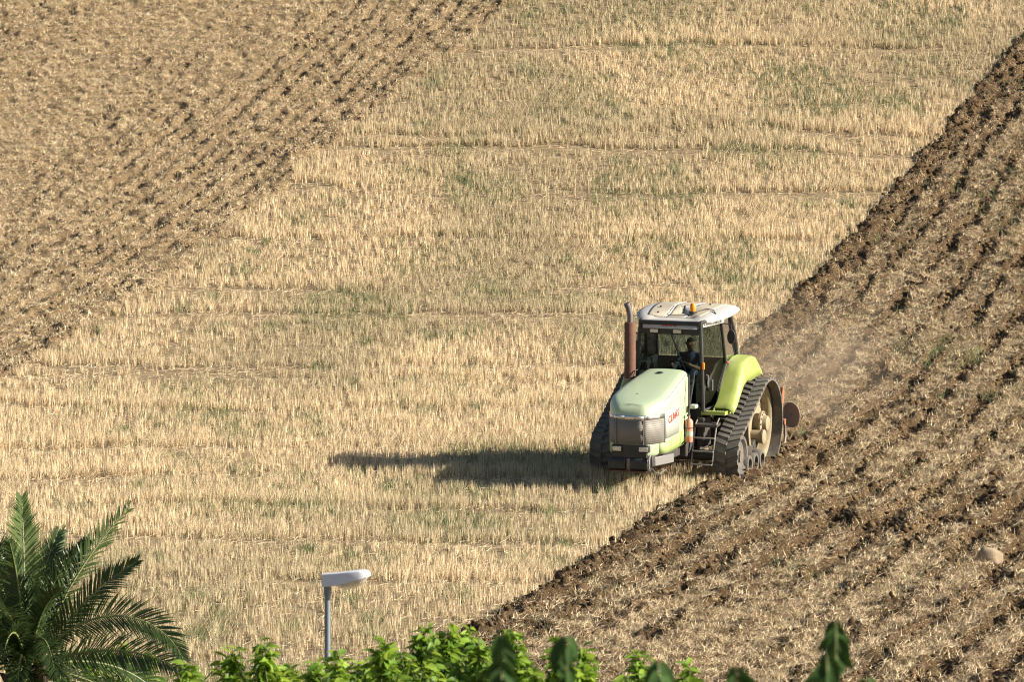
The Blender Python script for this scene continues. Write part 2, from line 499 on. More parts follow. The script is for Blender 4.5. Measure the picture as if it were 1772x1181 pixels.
def weeds():
    spots = []
    # (x, y, radius) green patches that stand out in the stubble
    for (x, y, r) in [(-.8, 161.2, .9), (-3.9, 145.6, 1.2), (8.6, 173.4, 1.3), (11.0, 172.0, .8), (4.9, 154.0, 1.3), (-.7, 148.2, .7), (12.0, 182, 1.3), (7.7, 166.2, .8), (-4.6, 118.6, .9), (-.3, 125.9, .8), (-7.2, 131.5, .9), (6.8, 150.8, 1.0), (3.7, 161.0, 1.3), (10.1, 140.0, .9), (4.5, 181, 1.5), (-5.6, 128.5, .7), (-2.0, 134.5, .8), (2.6, 141.5, 1.2), (-1.2, 114.2, .9), (2.0, 171, 1.2)]:
        n = int(420 * r * r)
        a = rng.uniform(0, 6.28, n); q = r * np.sqrt(rng.random(n))
        spots.append(np.stack([x + np.cos(a) * q * 1.25, y + np.sin(a) * q * 2.6], -1))
    for q in range(260):
        y0 = rng.uniform(94, 190); x0 = rng.uniform(-1, 1) * .0865 * y0 * 1.1; r = rng.uniform(.12, .42)
        if edge_right(np.array([x0]), np.array([y0]))[0] > -.3 or (y0 > 118 and edge_left(np.array([x0]), np.array([y0]))[0] > -.3): continue
        n = int(30 + 330 * r * r)
        spots.append(np.stack([x0 + rng.normal(0, r * .7, n), y0 + rng.normal(0, r * 1.5, n)], -1))
    x, y = sample(120000)
    g = fbm(x * .42, y * .17, 23, 3)
    k = (bandf(x, y)[0] < .3) & (rng.random(len(x)) < .08 + .75 * sstep(.53, .76, g)) & ((edge_right(x, y) < -.05)) & ((edge_left(x, y) < -.05) | (y < 118))
    spots.append(np.stack([x[k], y[k]], -1))
    x, y = sample(60000)
    g = fbm(x * .6, y * .35, 24, 3)
    k = (rng.random(len(x)) < sstep(.62, .74, g)) & (edge_right(x, y) > .4)
    spots.append(np.stack([x[k], y[k]], -1))
    P = np.concatenate(spots); x = P[:, 0]; y = P[:, 1]
    m = 3; n = len(x) * m
    px = np.repeat(x, m) + rng.normal(0, .03, n); py = np.repeat(y, m) + rng.normal(0, .03, n)
    h = rng.uniform(.07, .27, n); yaw = rng.uniform(0, 6.28, n); wd = rng.uniform(.004, .009, n)
    V, Fq = quads(px, py, terrain_z(px, py), rng.normal(0, .35, n) * h, rng.normal(0, .35, n) * h, h, np.cos(yaw) * wd, np.sin(yaw) * wd, 0 * wd, .3)
    c = palette(n, [(.14, .18, .075), (.18, .21, .095), (.11, .155, .06), (.23, .235, .12), (.30, .28, .155)], .15)
    o = link('weeds', npmesh('weeds', V, Fq, np.repeat(c, 3, 0), M_weed))
    tag(o, 'sparse grey green weeds growing low among the stubble', 'weeds', kind='stuff')
    print('weeds', n)
weeds()

# ------------------------------------------------------------------ mesh builder for hard objects
class MB:
    def __init__(self): self.v = []; self.f = []
    def add(self, v, f):
        o = len(self.v); self.v += [tuple(p) for p in v]; self.f += [tuple(i + o for i in q) for q in f]; return self
    def box(self, x0, x1, y0, y1, z0, z1):
        v = [(x, y, z) for z in (z0, z1) for y in (y0, y1) for x in (x0, x1)]
        return self.add(v, [(0, 2, 3, 1), (4, 5, 7, 6), (0, 1, 5, 4), (2, 6, 7, 3), (0, 4, 6, 2), (1, 3, 7, 5)])
    def hexa(self, b, t):
        """b, t: four bottom and four top corners, counter-clockwise from above"""
        return self.add(list(b) + list(t), [(3, 2, 1, 0), (4, 5, 6, 7), (0, 1, 5, 4), (1, 2, 6, 5), (2, 3, 7, 6), (3, 0, 4, 7)])
    def prism(self, poly, f3, a, b):
        """2-D polygon swept from a to b; f3(u, v, w) -> xyz"""
        n = len(poly)
        v = [f3(u, w, a) for u, w in poly] + [f3(u, w, b) for u, w in poly]
        fs = [tuple(range(n))[::-1], tuple(range(n, 2 * n))] + [(i, (i + 1) % n, n + (i + 1) % n, n + i) for i in range(n)]
        return self.add(v, fs)
    def tube(self, pts, r, seg=8, cap=True):
        pts = [Vector(p) for p in pts]; n = len(pts)
        rs = r if isinstance(r, (list, tuple)) else [r] * n
        v = []; up = None
        for i, p in enumerate(pts):
            d = (pts[min(i + 1, n - 1)] - pts[max(i - 1, 0)]).normalized()
            if up is None:
                up = Vector((0, 0, 1)) if abs(d.z) < .9 else Vector((1, 0, 0))
            s = d.cross(up).normalized(); up = s.cross(d).normalized()
            for k in range(seg):
                a = 2 * math.pi * k / seg
                v.append(p + (s * math.cos(a) + up * math.sin(a)) * rs[i])
        f = []
        for i in range(n - 1):
            for k in range(seg):
                a, b = i * seg + k, i * seg + (k + 1) % seg
                f.append((a, b, b + seg, a + seg))
        if cap:
            f.append(tuple(range(seg))[::-1]); f.append(tuple(range((n - 1) * seg, n * seg)))
        return self.add(v, f)
    def lathe(self, prof, c, axis='Y', seg=32, close=False):
        """prof: (radius, offset along axis)"""
        v = []; n = len(prof)
        for r, o in prof:
            for k in range(seg):
                a = 2 * math.pi * k / seg; p, q = r * math.cos(a), r * math.sin(a)
                if axis == 'Y': v.append((c[0] + p, c[1] + o, c[2] + q))
                elif axis == 'Z': v.append((c[0] + p, c[1] + q, c[2] + o))
                else: v.append((c[0] + o, c[1] + p, c[2] + q))
        f = []
        for i in range(n - 1 + (1 if close else 0)):
            j = (i + 1) % n
            for k in range(seg):
                f.append((i * seg + k, i * seg + (k + 1) % seg, j * seg + (k + 1) % seg, j * seg + k))
        if not close:
            if prof[0][0] > 1e-4: f.append(tuple(range(seg)))
            if prof[-1][0] > 1e-4: f.append(tuple(range((n - 1) * seg, n * seg)))
        return self.add(v, f)
    def grid(self, rows, flip=False):
        m = len(rows[0]); v = [p for r in rows for p in r]; f = []
        for i in range(len(rows) - 1):
            for k in range(m - 1):
                q = (i * m + k, i * m + k + 1, (i + 1) * m + k + 1, (i + 1) * m + k)
                f.append(q[::-1] if flip else q)
        return self.add(v, f)
    def mirror_y(self):
        self.v = [(x, -y, z) for x, y, z in self.v]; self.f = [q[::-1] for q in self.f]; return self
    def mesh(self, name, fix=True):
        me = bpy.data.meshes.new(name)
        me.from_pydata(self.v, [], self.f); me.update()
        if fix:
            bm = bmesh.new(); bm.from_mesh(me)
            bmesh.ops.remove_doubles(bm, verts=bm.verts, dist=1e-5)
            bmesh.ops.recalc_face_normals(bm, faces=bm.faces); bm.to_mesh(me); bm.free()
        return me
    def build(self, name, mat, parent=None, smooth=35, bevel=0, solid=0):
        o = link(name, self.mesh(name), mat, parent, smooth)
        if solid:
            s = o.modifiers.new('solid', 'SOLIDIFY'); s.thickness = solid; s.offset = -1
        if bevel:
            b = o.modifiers.new('bevel', 'BEVEL'); b.width = bevel; b.segments = 2; b.limit_method = 'ANGLE'; b.angle_limit = R(40)
        return o

def text_mesh(name, s, size, mat, parent, M, bold=.0, space=1.0):
    cu = bpy.data.curves.new(name, 'FONT'); cu.body = s; cu.size = size; cu.extrude = .004
    cu.align_x = 'CENTER'; cu.align_y = 'CENTER'; cu.offset = bold; cu.space_character = space
    to = bpy.data.objects.new('tmp', cu); col.objects.link(to)
    dg = bpy.context.evaluated_depsgraph_get()
    me = bpy.data.meshes.new_from_object(to.evaluated_get(dg))
    bpy.data.objects.remove(to)
    me.transform(M)
    me.name = name
    return link(name, me, mat, parent)

# ------------------------------------------------------------------ the tractor
M_mint = paint('faded_green_paint', (.365, .465, .30), .42, .45, (.45, .43, .32), coat=.3)
M_lime = paint('lime_paint', (.25, .325, .05), .45, .5, (.38, .35, .20), coat=.1)
M_white = paint('roof_white', (.43, .42, .41), .55, .3, (.5, .42, .3))
M_beige = paint('roof_dust_panel', (.37, .335, .26), .75, .5, (.42, .34, .23))
M_inside = paint('cab_inside', (.016, .018, .017), .7, .05)
M_black = paint('black_trim', (.018, .018, .019), .45, .12, (.2, .16, .1))
M_dark = paint('chassis_dark', (.03, .03, .03), .6, .35, (.16, .12, .08))
M_grille = paint('grille_mesh_paint', (.18, .17, .155), .55, .5, (.27, .24, .19), metal=.1, scale=3)
M_chrome = paint('lamp_chrome', (.7, .68, .64), .15, .15, metal=.9)
M_lamp = paint('lamp_glass', (.62, .62, .6), .12, .25, metal=.5)
M_rubber = paint('track_rubber', (.075, .072, .068), .85, .9, (.20, .175, .14), scale=6, bump=.3)
M_rubber2 = paint('dusty_rubber', (.06, .058, .056), .8, .8, (.24, .2, .155), scale=4, bump=.3)
M_cream = paint('wheel_cream', (.31, .255, .155), .7, .9, (.16, .12, .075))
M_rust = paint('rusty_muffler', (.10, .043, .026), .75, .5, (.20, .10, .06), scale=8, bump=.2)
M_pipe = paint('exhaust_pipe_grey', (.14, .12, .13), .5, .3, (.2, .13, .1), metal=.4)
M_red = paint('red_decal', (.55, .045, .02), .45, .1)
M_ext = paint('faded_red_cylinder', (.55, .17, .09), .4, .4, (.6, .45, .36))
M_decal = paint('white_decal', (.38, .40, .34), .4, .2, (.55, .5, .4))
M_orange = paint('amber_plastic', (.95, .25, .01), .2, .05)
M_iorange = paint('implement_orange', (.30, .09, .03), .7, .7, (.24, .16, .1))
M_steel = paint('worn_steel', (.24, .20, .18), .5, .5, (.26, .19, .13), metal=.5)
M_grey = paint('grey_metal', (.20, .20, .20), .5, .4, (.24, .2, .15), metal=.3)
M_glass = glassmat('cab_glass', (.38, .46, .47))
M_glass2 = glassmat('dark_pane_glass', (.05, .07, .11))  # right-hand panes, coloured far darker than the left ones
M_glass3 = glassmat('door_glass', (.33, .40, .36))
M_seat = paint('seat_cloth', (.03, .032, .04), .9, .2)
M_text = paint('grey_lettering', (.10, .10, .11), .5, .1)

TX, TY = 3.895, 124.25
AL = R(18.6)
tz = float(terrain_z(TX, TY)) - .03
slope = .055 + .0034 * (TY - 118)
up = Vector((0, -slope, 1)).normalized()
fw = Vector((-math.sin(AL), -math.cos(AL), 0)); fw = (fw - up * fw.dot(up)).normalized()
lf = up.cross(fw)
TM = Matrix(((fw.x, lf.x, up.x, TX), (fw.y, lf.y, up.y, TY), (fw.z, lf.z, up.z, tz), (0, 0, 0, 1))) @ Matrix.Diagonal((1, 1, 1.017, 1))
T = empty('tracked_tractor', mat=TM)
tag(T, 'pale green rubber tracked tractor with white cab roof driving over the stubble', 'tractor')

# --- tracks
C1, R1, C2, R2 = (0, .97), .92, (1.95, .52), .47
BY0, BY1 = 1.08, 1.60
def belt_path():
    dx, dz = C2[0] - C1[0], C2[1] - C1[1]; D = math.hypot(dx, dz)
    e = (dx / D, dz / D); sb = (R1 - R2) / D; cb = math.sqrt(1 - sb * sb)
    n = (-e[1] * cb + e[0] * sb, e[0] * cb + e[1] * sb)
    at = math.atan2(n[1], n[0])
    P = []
    k = 30
    for i in range(k + 1):
        a = 1.5 * math.pi + (at - 1.5 * math.pi) * i / k
        P.append((C1[0] + R1 * math.cos(a), C1[1] + R1 * math.sin(a), math.cos(a), math.sin(a)))
    A = P[-1]; B = (C2[0] + R2 * n[0], C2[1] + R2 * n[1])
    for i in range(1, 12):
        t = i / 12; sag = -.012 * math.sin(math.pi * t)
        P.append((A[0] + (B[0] - A[0]) * t + n[0] * sag, A[1] + (B[1] - A[1]) * t + n[1] * sag, n[0], n[1]))
    for i in range(k + 1):
        a = at + (-.5 * math.pi - at) * i / k
        P.append((C2[0] + R2 * math.cos(a), C2[1] + R2 * math.sin(a), math.cos(a), math.sin(a)))
    for i in range(1, 14):
        t = i / 14; P.append((C2[0] + (C1[0] - C2[0]) * t, .05, 0, -1))
    return P
BP = belt_path()
BA = np.array([(p[0], p[1]) for p in BP] + [(BP[0][0], BP[0][1])])
BS = np.concatenate([[0], np.cumsum(np.hypot(*np.diff(BA, axis=0).T))])

lug = MB()
hw = (BY1 - BY0) / 2
# one chevron half: bar from the belt middle to its edge; local x along the belt, y across, z outwards
lug.hexa([(-.055, 0, -.004), (.055, 0, -.004), (-.04, hw, -.004), (-.15, hw, -.004)],
         [(-.050, .004, .032), (.049, .004, .032), (-.046, hw - .006, .032), (-.145, hw - .006, .032)])
lug.v = [(x + .03, y, z) for x, y, z in lug.v]
ME_lug = lug.mesh('tread_lug'); ME_lug.materials.append(M_rubber)
lug.mirror_y()
ME_lug2 = lug.mesh('tread_lug'); ME_lug2.materials.append(M_rubber)

def track(side):
    b = MB(); ym = (BY0 + BY1) / 2 * side
    rows = []
    for (px, pz, nx, nz) in BP + [BP[0]]:
        y0, y1 = ym - hw, ym + hw
        rows.append([(px, y0, pz), (px, y1, pz), (px - nx * .036, y1, pz - nz * .036), (px - nx * .036, y0, pz - nz * .036), (px, y0, pz)])
    b.grid(rows)
    belt = b.build('track_belt', M_rubber2, T, 50)
    n = 46; tot = BS[-1]
    for i in range(n):
        for off, me in ((0, ME_lug), (.5, ME_lug2)):
            s = (i + off) / n * tot
            x = np.interp(s, BS, BA[:, 0]); z = np.interp(s, BS, BA[:, 1])
            x2 = np.interp((s + .03) % tot, BS, BA[:, 0]); z2 = np.interp((s + .03) % tot, BS, BA[:, 1])
            x1 = np.interp((s - .03) % tot, BS, BA[:, 0]); z1 = np.interp((s - .03) % tot, BS, BA[:, 1])
            tx, tzz = x2 - x1, z2 - z1; l = math.hypot(tx, tzz); tx /= l; tzz /= l
            # path runs backwards over the wheel and forwards on top: outward normal = (-tz, tx)
            nx, nz = -tzz, tx
            o = bpy.data.objects.new('tread_lug', me); col.objects.link(o); o.parent = belt
            o.matrix_local = Matrix(((tx, 0, nx, x), (0, 1, 0, ym), (tzz, 0, nz, z), (0, 0, 0, 1)))
    s = side
    # drive wheel: set towards the inner half of the belt, which overhangs it outside
    yw = ym - .10 * s
    w_ = MB()
    w_.lathe([(.87, -.15), (.87, .13), (.82, .15), (.78, .12), (.76, .06), (.76, -.12), (.80, -.15)], (0, yw, C1[1]), seg=56, close=True)
    dw = w_.build('drive_wheel', M_cream, T)
    d = MB(); d.lathe([(.765, -.06 * s), (.62, -.05 * s), (.46, .02 * s), (.28, .03 * s), (.0, .03 * s)], (0, yw, C1[1]), seg=56)
    d.build('wheel_disc', M_cream, dw)
    h = MB(); h.lathe([(.20, 0), (.20, .14 * s), (.25, .15 * s), (.25, .20 * s), (.17, .22 * s), (.15, .30 * s), (.11, .32 * s), (0, .32 * s)], (.02, yw, C1[1]), seg=28)
    h.build('hub', M_cream, dw)
    for k in range(12):
        a = 2 * math.pi * k / 12
        bo = MB(); bo.lathe([(.018, 0), (.018, .03 * s), (0, .03 * s)], (.02 + .215 * math.cos(a), yw + .198 * s, C1[1] + .215 * math.sin(a)), seg=6)
        bo.build('hub_bolt', M_steel, dw)
    for k in range(8):
        a = 2 * math.pi * (k + .3) / 8
        hh = MB(); hh.lathe([(.055, 0), (.055, .012 * s), (0, .012 * s)], (.55 * math.cos(a), yw - .015 * s, C1[1] + .55 * math.sin(a)), seg=14)
        hh.build('wheel_hole', M_dark, dw)
    # front idler
    i_ = MB(); i_.lathe([(.43, -.21), (.43, .21), (.36, .21), (.32, .15), (.12, .12), (.12, .2), (0, .2)] if s > 0 else [(.43, .21), (.43, -.21), (.36, -.21), (.32, -.15), (.12, -.12), (.12, -.2), (0, -.2)], (C2[0], ym, C2[1]), seg=36)
    i_.build('idler_wheel', M_rubber2, T)
    for X in (.57, 1.03, 1.48):
        for yo in (-.135, .135):
            q = MB(); y = ym + yo
            q.lathe([(.2, -.1), (.2, .1), (.19, .115), (.135, .115), (.125, .06), (.125, -.06), (.135, -.115), (.19, -.115)], (X, y, .29), seg=26, close=True)
            rw = q.build('road_wheel', M_rubber2, T)
            q = MB(); q.lathe([(.127, 0), (.05, .02 * s), (.05, .07 * s), (0, .07 * s)], (X, y, .29), seg=18)
            q.build('wheel_hub', M_dark, rw)
    f = MB(); f.box(.25, 1.8, ym - .05, ym + .05, .42, .60)
    f.hexa([(-.05, ym - .06, .62), (.55, ym - .06, .5), (.55, ym + .06, .5), (-.05, ym + .06, .62)], [(-.1, ym - .06, .85), (.65, ym - .06, .62), (.65, ym + .06, .62), (-.1, ym + .06, .85)])
    f.build('undercarriage_beam', M_dark, T, bevel=.015)
    p = MB(); p.lathe([(.135, -.42 * s), (.135, .17 * s), (.15, .17 * s), (.15, .2 * s), (.12, .215 * s), (0, .215 * s)], (.28, ym, .72), seg=24)
    p.build('pivot_tube', M_cream, T)
for s in (1, -1): track(s)

# --- chassis
c = MB(); c.box(-.75, 2.6, -.55, .55, .55, 1.25); c.box(2.6, 4.45, -.42, .42, .58, 1.05); c.box(-.3, 1.2, -.95, .95, .80, 1.15)
c.build('chassis', M_dark, T, bevel=.03)
c = MB(); c.lathe([(.2, -1.1), (.2, 1.1)], (0, 0, .97), seg=20); c.build('rear_axle', M_dark, T)
c = MB(); c.lathe([(.11, -1.2), (.11, 1.2)], (1.95, 0, .52), seg=18); c.build('front_axle', M_dark, T)
c = MB(); c.box(-1.0, -.55, -.75, .75, 1.25, 2.15); c.build('fuel_tank', M_black, T, bevel=.06)

# --- hood: outline in plan, lofted in height
XF, XR = 4.75, 2.28
def hood_outline(d, yk=1.0):
    L_ = [(XR, .485), (2.6, .515), (2.9, .545), (3.2, .57), (3.5, .59), (3.8, .605), (4.02, .61), (4.12, .605), (4.22, .58), (4.38, .515), (4.52, .45), (4.62, .395), (4.69, .345), (4.735, .29), (4.75, .20), (4.755, .10)]
    out = []
    for i, (x, y) in enumerate(L_):
        a = L_[max(i - 1, 0)]; b = L_[min(i + 1, len(L_) - 1)]
        tx, ty = b[0] - a[0], b[1] - a[1]; l = math.hypot(tx, ty)
        nx, ny = -ty / l, tx / l                     # outward is +y side
        out.append((x - nx * d if i else x, max(y - ny * d, .02 * (16 - i) / 16)))
    # normals above point to +y; at the nose they swing to +x
    left = [(x, y * yk) for x, y in out]
    mid = [(XF + .007 - d, 0.0)]
    right = [(x, -y) for x, y in left][::-1]
    return left + mid + right

def H(x):
    return float(np.interp(x, [2.2, 2.6, 3.2, 3.8, 4.2, 4.5, 4.65, 4.76], [2.29, 2.23, 2.14, 2.03, 1.94, 1.86, 1.81, 1.76]))
def hood_ring(d, zf, yk=1.0):
    return [(x, y, zf(x)) for x, y in hood_outline(d, yk)]
m = MB()
rings = [hood_ring(.035, lambda x: .82), hood_ring(.0, lambda x: .86), hood_ring(0, lambda x: 1.06), hood_ring(0, lambda x: 1.55), hood_ring(0, lambda x: H(x) - .15),
         hood_ring(.012, lambda x: H(x) - .09), hood_ring(.045, lambda x: H(x) - .04), hood_ring(.10, lambda x: H(x) - .008), hood_ring(.17, lambda x: H(x) + .008),
         hood_ring(.17, lambda x: H(x) + .018, .55), hood_ring(.17, lambda x: H(x) + .022, 0)]
m.grid(rings)
hood = m.build('hood', M_mint, T, 50)
def hood_strip(name, mat, i0, i1, z0, z1, off, parent, nz=2):
    m = MB(); pts = hood_outline(-off)[i0:i1 + 1]
    zz0 = z0 if callable(z0) else (lambda x: z0); zz1 = z1 if callable(z1) else (lambda x: z1)
    m.grid([[(x, y, zz0(x) + (zz1(x) - zz0(x)) * k / nz) for x, y in pts] for k in range(nz + 1)])
    return m.build(name, mat, parent, 50, solid=.012)
NOUT = len(hood_outline(0))
# indices: 0 rear left ... 16 nose ... 32 rear right
M_lime2 = paint('pale_lime_paint', (.30, .43, .13), .42, .4, (.45, .42, .28))
hood_strip('lime_side_panel', M_lime2, 0, 9, .84, lambda x: float(np.interp(x, [2.2, 3.4, 4.6], [1.15, 1.12, 1.05])), .006, hood)
hood_strip('lime_side_panel', M_lime2, NOUT - 10, NOUT - 1, .84, 1.08, .006, hood)
hood_strip('side_decal', M_decal, 3, 8, 1.13, lambda x: float(np.interp(x, [3.2, 4.3], [1.72, 1.62])), .006, hood)
g = hood_strip('center_grille', M_grille, 13, NOUT - 14, 1.06, 1.545, .008, hood)
g2 = hood_strip('corner_grille', M_grille, 8, 13, 1.06, 1.545, .008, hood)
g3 = hood_strip('corner_grille', M_grille, NOUT - 14, NOUT - 9, 1.06, 1.545, .008, hood)
ls = hood_strip('headlight_strip', M_chrome, 8, NOUT - 9, 1.552, 1.645, .010, hood)
for (i0, i1) in ((9, 12), (13, 15), (17, 19), (20, 23)):
    hood_strip('headlight_lens', M_lamp, i0, i1, 1.565, 1.632, .016, ls)
# grille louvre bars and seams
for gg, (i0, i1) in ((g, (13, NOUT - 14)), (g2, (8, 13)), (g3, (NOUT - 14, NOUT - 9))):
    pts = hood_outline(-.014)[i0:i1 + 1]
    for k in range(11):
        z = 1.09 + .042 * k
        b = MB(); b.tube([(x, y, z) for x, y in pts], .0035, 5); b.build('louvre', M_grille, gg)
for i in (13, NOUT - 14, 8, NOUT - 9):
    x, y = hood_outline(-.014)[i]
    b = MB(); b.box(x - .008, x + .008, y - .008, y + .008, 1.06, 1.55); b.build('seam_bar', M_grey, hood)
# joints between the bonnet panels
for i0 in (1, NOUT - 2):
    x, y = hood_outline(-.002)[i0]
    b = MB(); b.box(x - .007, x + .007, y - .006, y + .006, .86, H(x) - .14); b.build('panel_joint', M_black, hood)
for s_ in (1, -1):
    b = MB(); b.tube([(x, s_ * (y * 1.0), H(x) - .055) for x, y in hood_outline(.028)[:9]], .005, 5); b.build('panel_joint', M_grille, hood)
# hood cap and latch holes
b = MB(); b.lathe([(.075, 0), (.075, .02), (.05, .035), (0, .035)], (2.62, -.02, H(2.62) + .012), 'Z', 20); b.build('filler_cap', M_black, hood)
b = MB(); b.lathe([(.02, 0), (.02, .012), (0, .012)], (4.05, -.05, H(4.05) + .015), 'Z', 10); b.build('latch_hole', M_black, hood)
b = MB(); b.box(2.2, 2.3, -.5, .5, 1.2, 2.2); b.build('firewall', M_black, T)
# lettering on the hood side, reading along the panel
for s in (1, -1):
    ang = math.atan2(.61 - .585, 4.0 - 3.4)
    X = Vector((-1 if s > 0 else 1, 0, .13)).normalized(); Yv = Vector((.13 * (1 if s > 0 else -1), 0, 1)).normalized(); Z = X.cross(Yv)
    M4 = Matrix(((X.x, Yv.x, Z.x, 3.72), (X.y, Yv.y, Z.y, s * .622), (X.z, Yv.z, Z.z, 1.52), (0, 0, 0, 1)))
    text_mesh('lettering', 'CLAAS', .21, M_red, hood, M4, .001, 1.2)

# --- nose: work lights, weights, bumper
for y in (-.25, .31):
    b = MB(); b.box(4.66, 4.80, y - .11, y + .11, .905, 1.04); wl = b.build('work_light', M_black, T, bevel=.012)
    b = MB(); b.box(4.795, 4.815, y - .09, y + .09, .925, 1.02); b.build('lens', M_lamp, wl, bevel=.008)
b = MB(); b.box(4.35, 4.772, -.36, .36, .79, 1.052); b.build('nose_recess', M_black, T)
b = MB(); b.box(4.2, 4.62, -.45, .45, .60, .82); b.build('front_support', M_dark, T, bevel=.02)
for i, (y0, y1) in enumerate(((-.42, -.06), (.04, .42))):
    b = MB(); b.prism([(4.55, .80), (4.80, .80), (4.86, .74), (4.86, .58), (4.78, .52), (4.55, .52)], lambda u, v, w: (u, w, v), y0, y1)
    b.build('front_weight', M_black, T, bevel=.02)
b = MB(); b.box(4.6, 4.80, -.05, .03, .56, .78); b.build('tow_hitch', M_steel, T, bevel=.01)
b = MB(); b.box(4.805, 4.87, -.40, .40, .515, .545); b.build('weight_edge', M_rust, T)
for s in (1, -1):
    b = MB(); b.hexa([(4.45, s * .46, .60), (4.45, s * .40, .60), (3.75, s * .56, .60), (3.75, s * .64, .60)], [(4.45, s * .46, .78), (4.45, s * .40, .78), (3.75, s * .56, .78), (3.75, s * .64, .78)])
    b.build('bumper_arm', M_grey, T, bevel=.012)
b = MB(); b.tube([(4.75, .44, .86), (4.84, .45, .80), (4.88, .45, .66), (4.84, .46, .56)], .016, 6); b.build('hose', M_grey, T)
b = MB(); b.tube([(4.3, .3, .58), (4.35, .42, .46), (4.3, .5, .43), (4.1, .58, .5)], .012, 6); b.build('hose', M_grey, T)

# --- exhaust
b = MB(); b.lathe([(.10, 0), (.118, .015), (.118, 1.14), (.10, 1.17), (.06, 1.17)], (2.28, -.77, 2.05), 'Z', 24); ex = b.build('exhaust_muffler', M_rust, T)
b = MB(); b.tube([(2.28, -.77, 3.2), (2.28, -.77, 3.36), (2.28, -.785, 3.44), (2.30, -.80, 3.52), (2.33, -.83, 3.61)], [.058, .058, .06, .062, .064], 14); b.build('exhaust_pipe', M_pipe, ex)
b = MB(); b.lathe([(.122, 0), (.122, .05)], (2.28, -.77, 2.03), 'Z', 24); b.build('clamp_ring', M_steel, ex)
b = MB(); b.tube([(2.28, -.77, 2.06), (2.28, -.77, 1.7), (2.4, -.6, 1.5)], .06, 12); b.build('exhaust_pipe', M_pipe, ex)

# --- cab
cab = MB()
cab.box(.15, 2.02, -.72, .72, 1.22, 1.46)
cab.hexa([(.05, -.86, 1.3), (.85, -.86, 1.3), (.85, .86, 1.3), (.05, .86, 1.3)], [(.02, -.88, 2.3), (.10, -.88, 2.3), (.10, .88, 2.3), (.02, .88, 2.3)])
cab = cab.build('cab_body', M_inside, T, bevel=.02)
def pil(name, pts, r=.035, mat=M_black):
    b = MB(); b.tube(pts, r, 8); return b.build(name, mat, cab)
for s in (1, -1):
    pil('front_pillar', [(2.04, s * .74, 1.42), (2.02, s * .71, 2.2), (1.96, s * .645, 3.24)], .04)
    pil('middle_pillar', [(.84, s * .86, 2.28), (.98, s * .85, 2.75), (1.08, s * .82, 3.25)], .035)
    pil('rear_pillar', [(.04, s * .88, 2.28), (.18, s * .86, 2.8), (.36, s * .80, 3.25)], .045)
    pil('roof_rail', [(1.96, s * .645, 3.22), (1.08, s * .82, 3.24), (.36, s * .80, 3.24)], .04)
    pil('door_frame', [(.84, s * .865, 2.28), (1.1, s * .87, 2.05), (1.35, s * .86, 1.75), (1.5, s * .85, 1.5), (1.7, s * .8, 1.46), (2.04, s * .74, 1.44)], .03)
    pil('window_sill', [(.84, s * .86, 2.3), (.04, s * .885, 2.3)], .03)
    b = MB(); b.add([(.03, s * .85, 2.3), (.03, s * .85, 1.3), (1.95, s * .74, 1.3), (1.7, s * .80, 1.46), (1.5, s * .825, 1.5), (1.35, s * .835, 1.75), (1.1, s * .845, 2.05), (.84, s * .845, 2.28)], [tuple(range(8))])
    b.build('side_panel', M_inside, cab, solid=.015)
    # panes
    b = MB(); b.add([(2.03, s * .735, 1.46), (1.97, s * .645, 3.2), (1.09, s * .815, 3.22), (.85, s * .855, 2.3), (1.1, s * .865, 2.07), (1.35, s * .855, 1.77), (1.5, s * .845, 1.52)], [(0, 1, 2, 3, 4, 5, 6)])
    pane = b.build('door_pane', M_glass3 if s > 0 else M_glass2, cab)
    b = MB(); b.add([(.85, s * .855, 2.32), (1.08, s * .815, 3.22), (.37, s * .795, 3.22), (.06, s * .875, 2.32)], [(0, 1, 2, 3)]); b.build('side_pane', M_glass3 if s > 0 else M_glass2, cab)
    b = MB(); b.tube([(1.72, s * .80, 1.82), (1.72, s * .84, 1.82), (1.72, s * .84, 2.04), (1.72, s * .80, 2.04)], .016, 6); b.build('door_handle', M_grey, pane)
    b = MB(); b.tube([(2.0, s * .80, 1.92), (2.0, s * .84, 1.93), (2.0, s * .83, 2.16), (2.0, s * .79, 2.17)], .014, 6); b.build('grab_handle', M_grey, cab)
pil('windscreen_header', [(1.97, -.64, 3.2), (1.98, .64, 3.2)], .05)
pil('rear_header', [(.36, -.8, 3.23), (.36, .8, 3.23)], .04)
b = MB(); b.add([(2.04, -.72, 1.46), (2.04, .72, 1.46), (1.975, .63, 3.17), (1.975, -.63, 3.17)], [(0, 1, 2, 3)]); b.build('windscreen', M_glass, cab)
b = MB(); b.add([(.05, -.86, 2.32), (.05, .86, 2.32), (.36, .78, 3.2), (.36, -.78, 3.2)], [(0, 1, 2, 3)]); b.build('rear_window', M_glass, cab)
b = MB(); b.tube([(2.06, .48, 1.95), (2.05, .30, 2.4), (2.03, .10, 2.85)], .012, 6); b.tube([(2.055, .22, 2.55), (2.03, .03, 3.0)], .016, 5); b.build('wiper', M_black, cab)
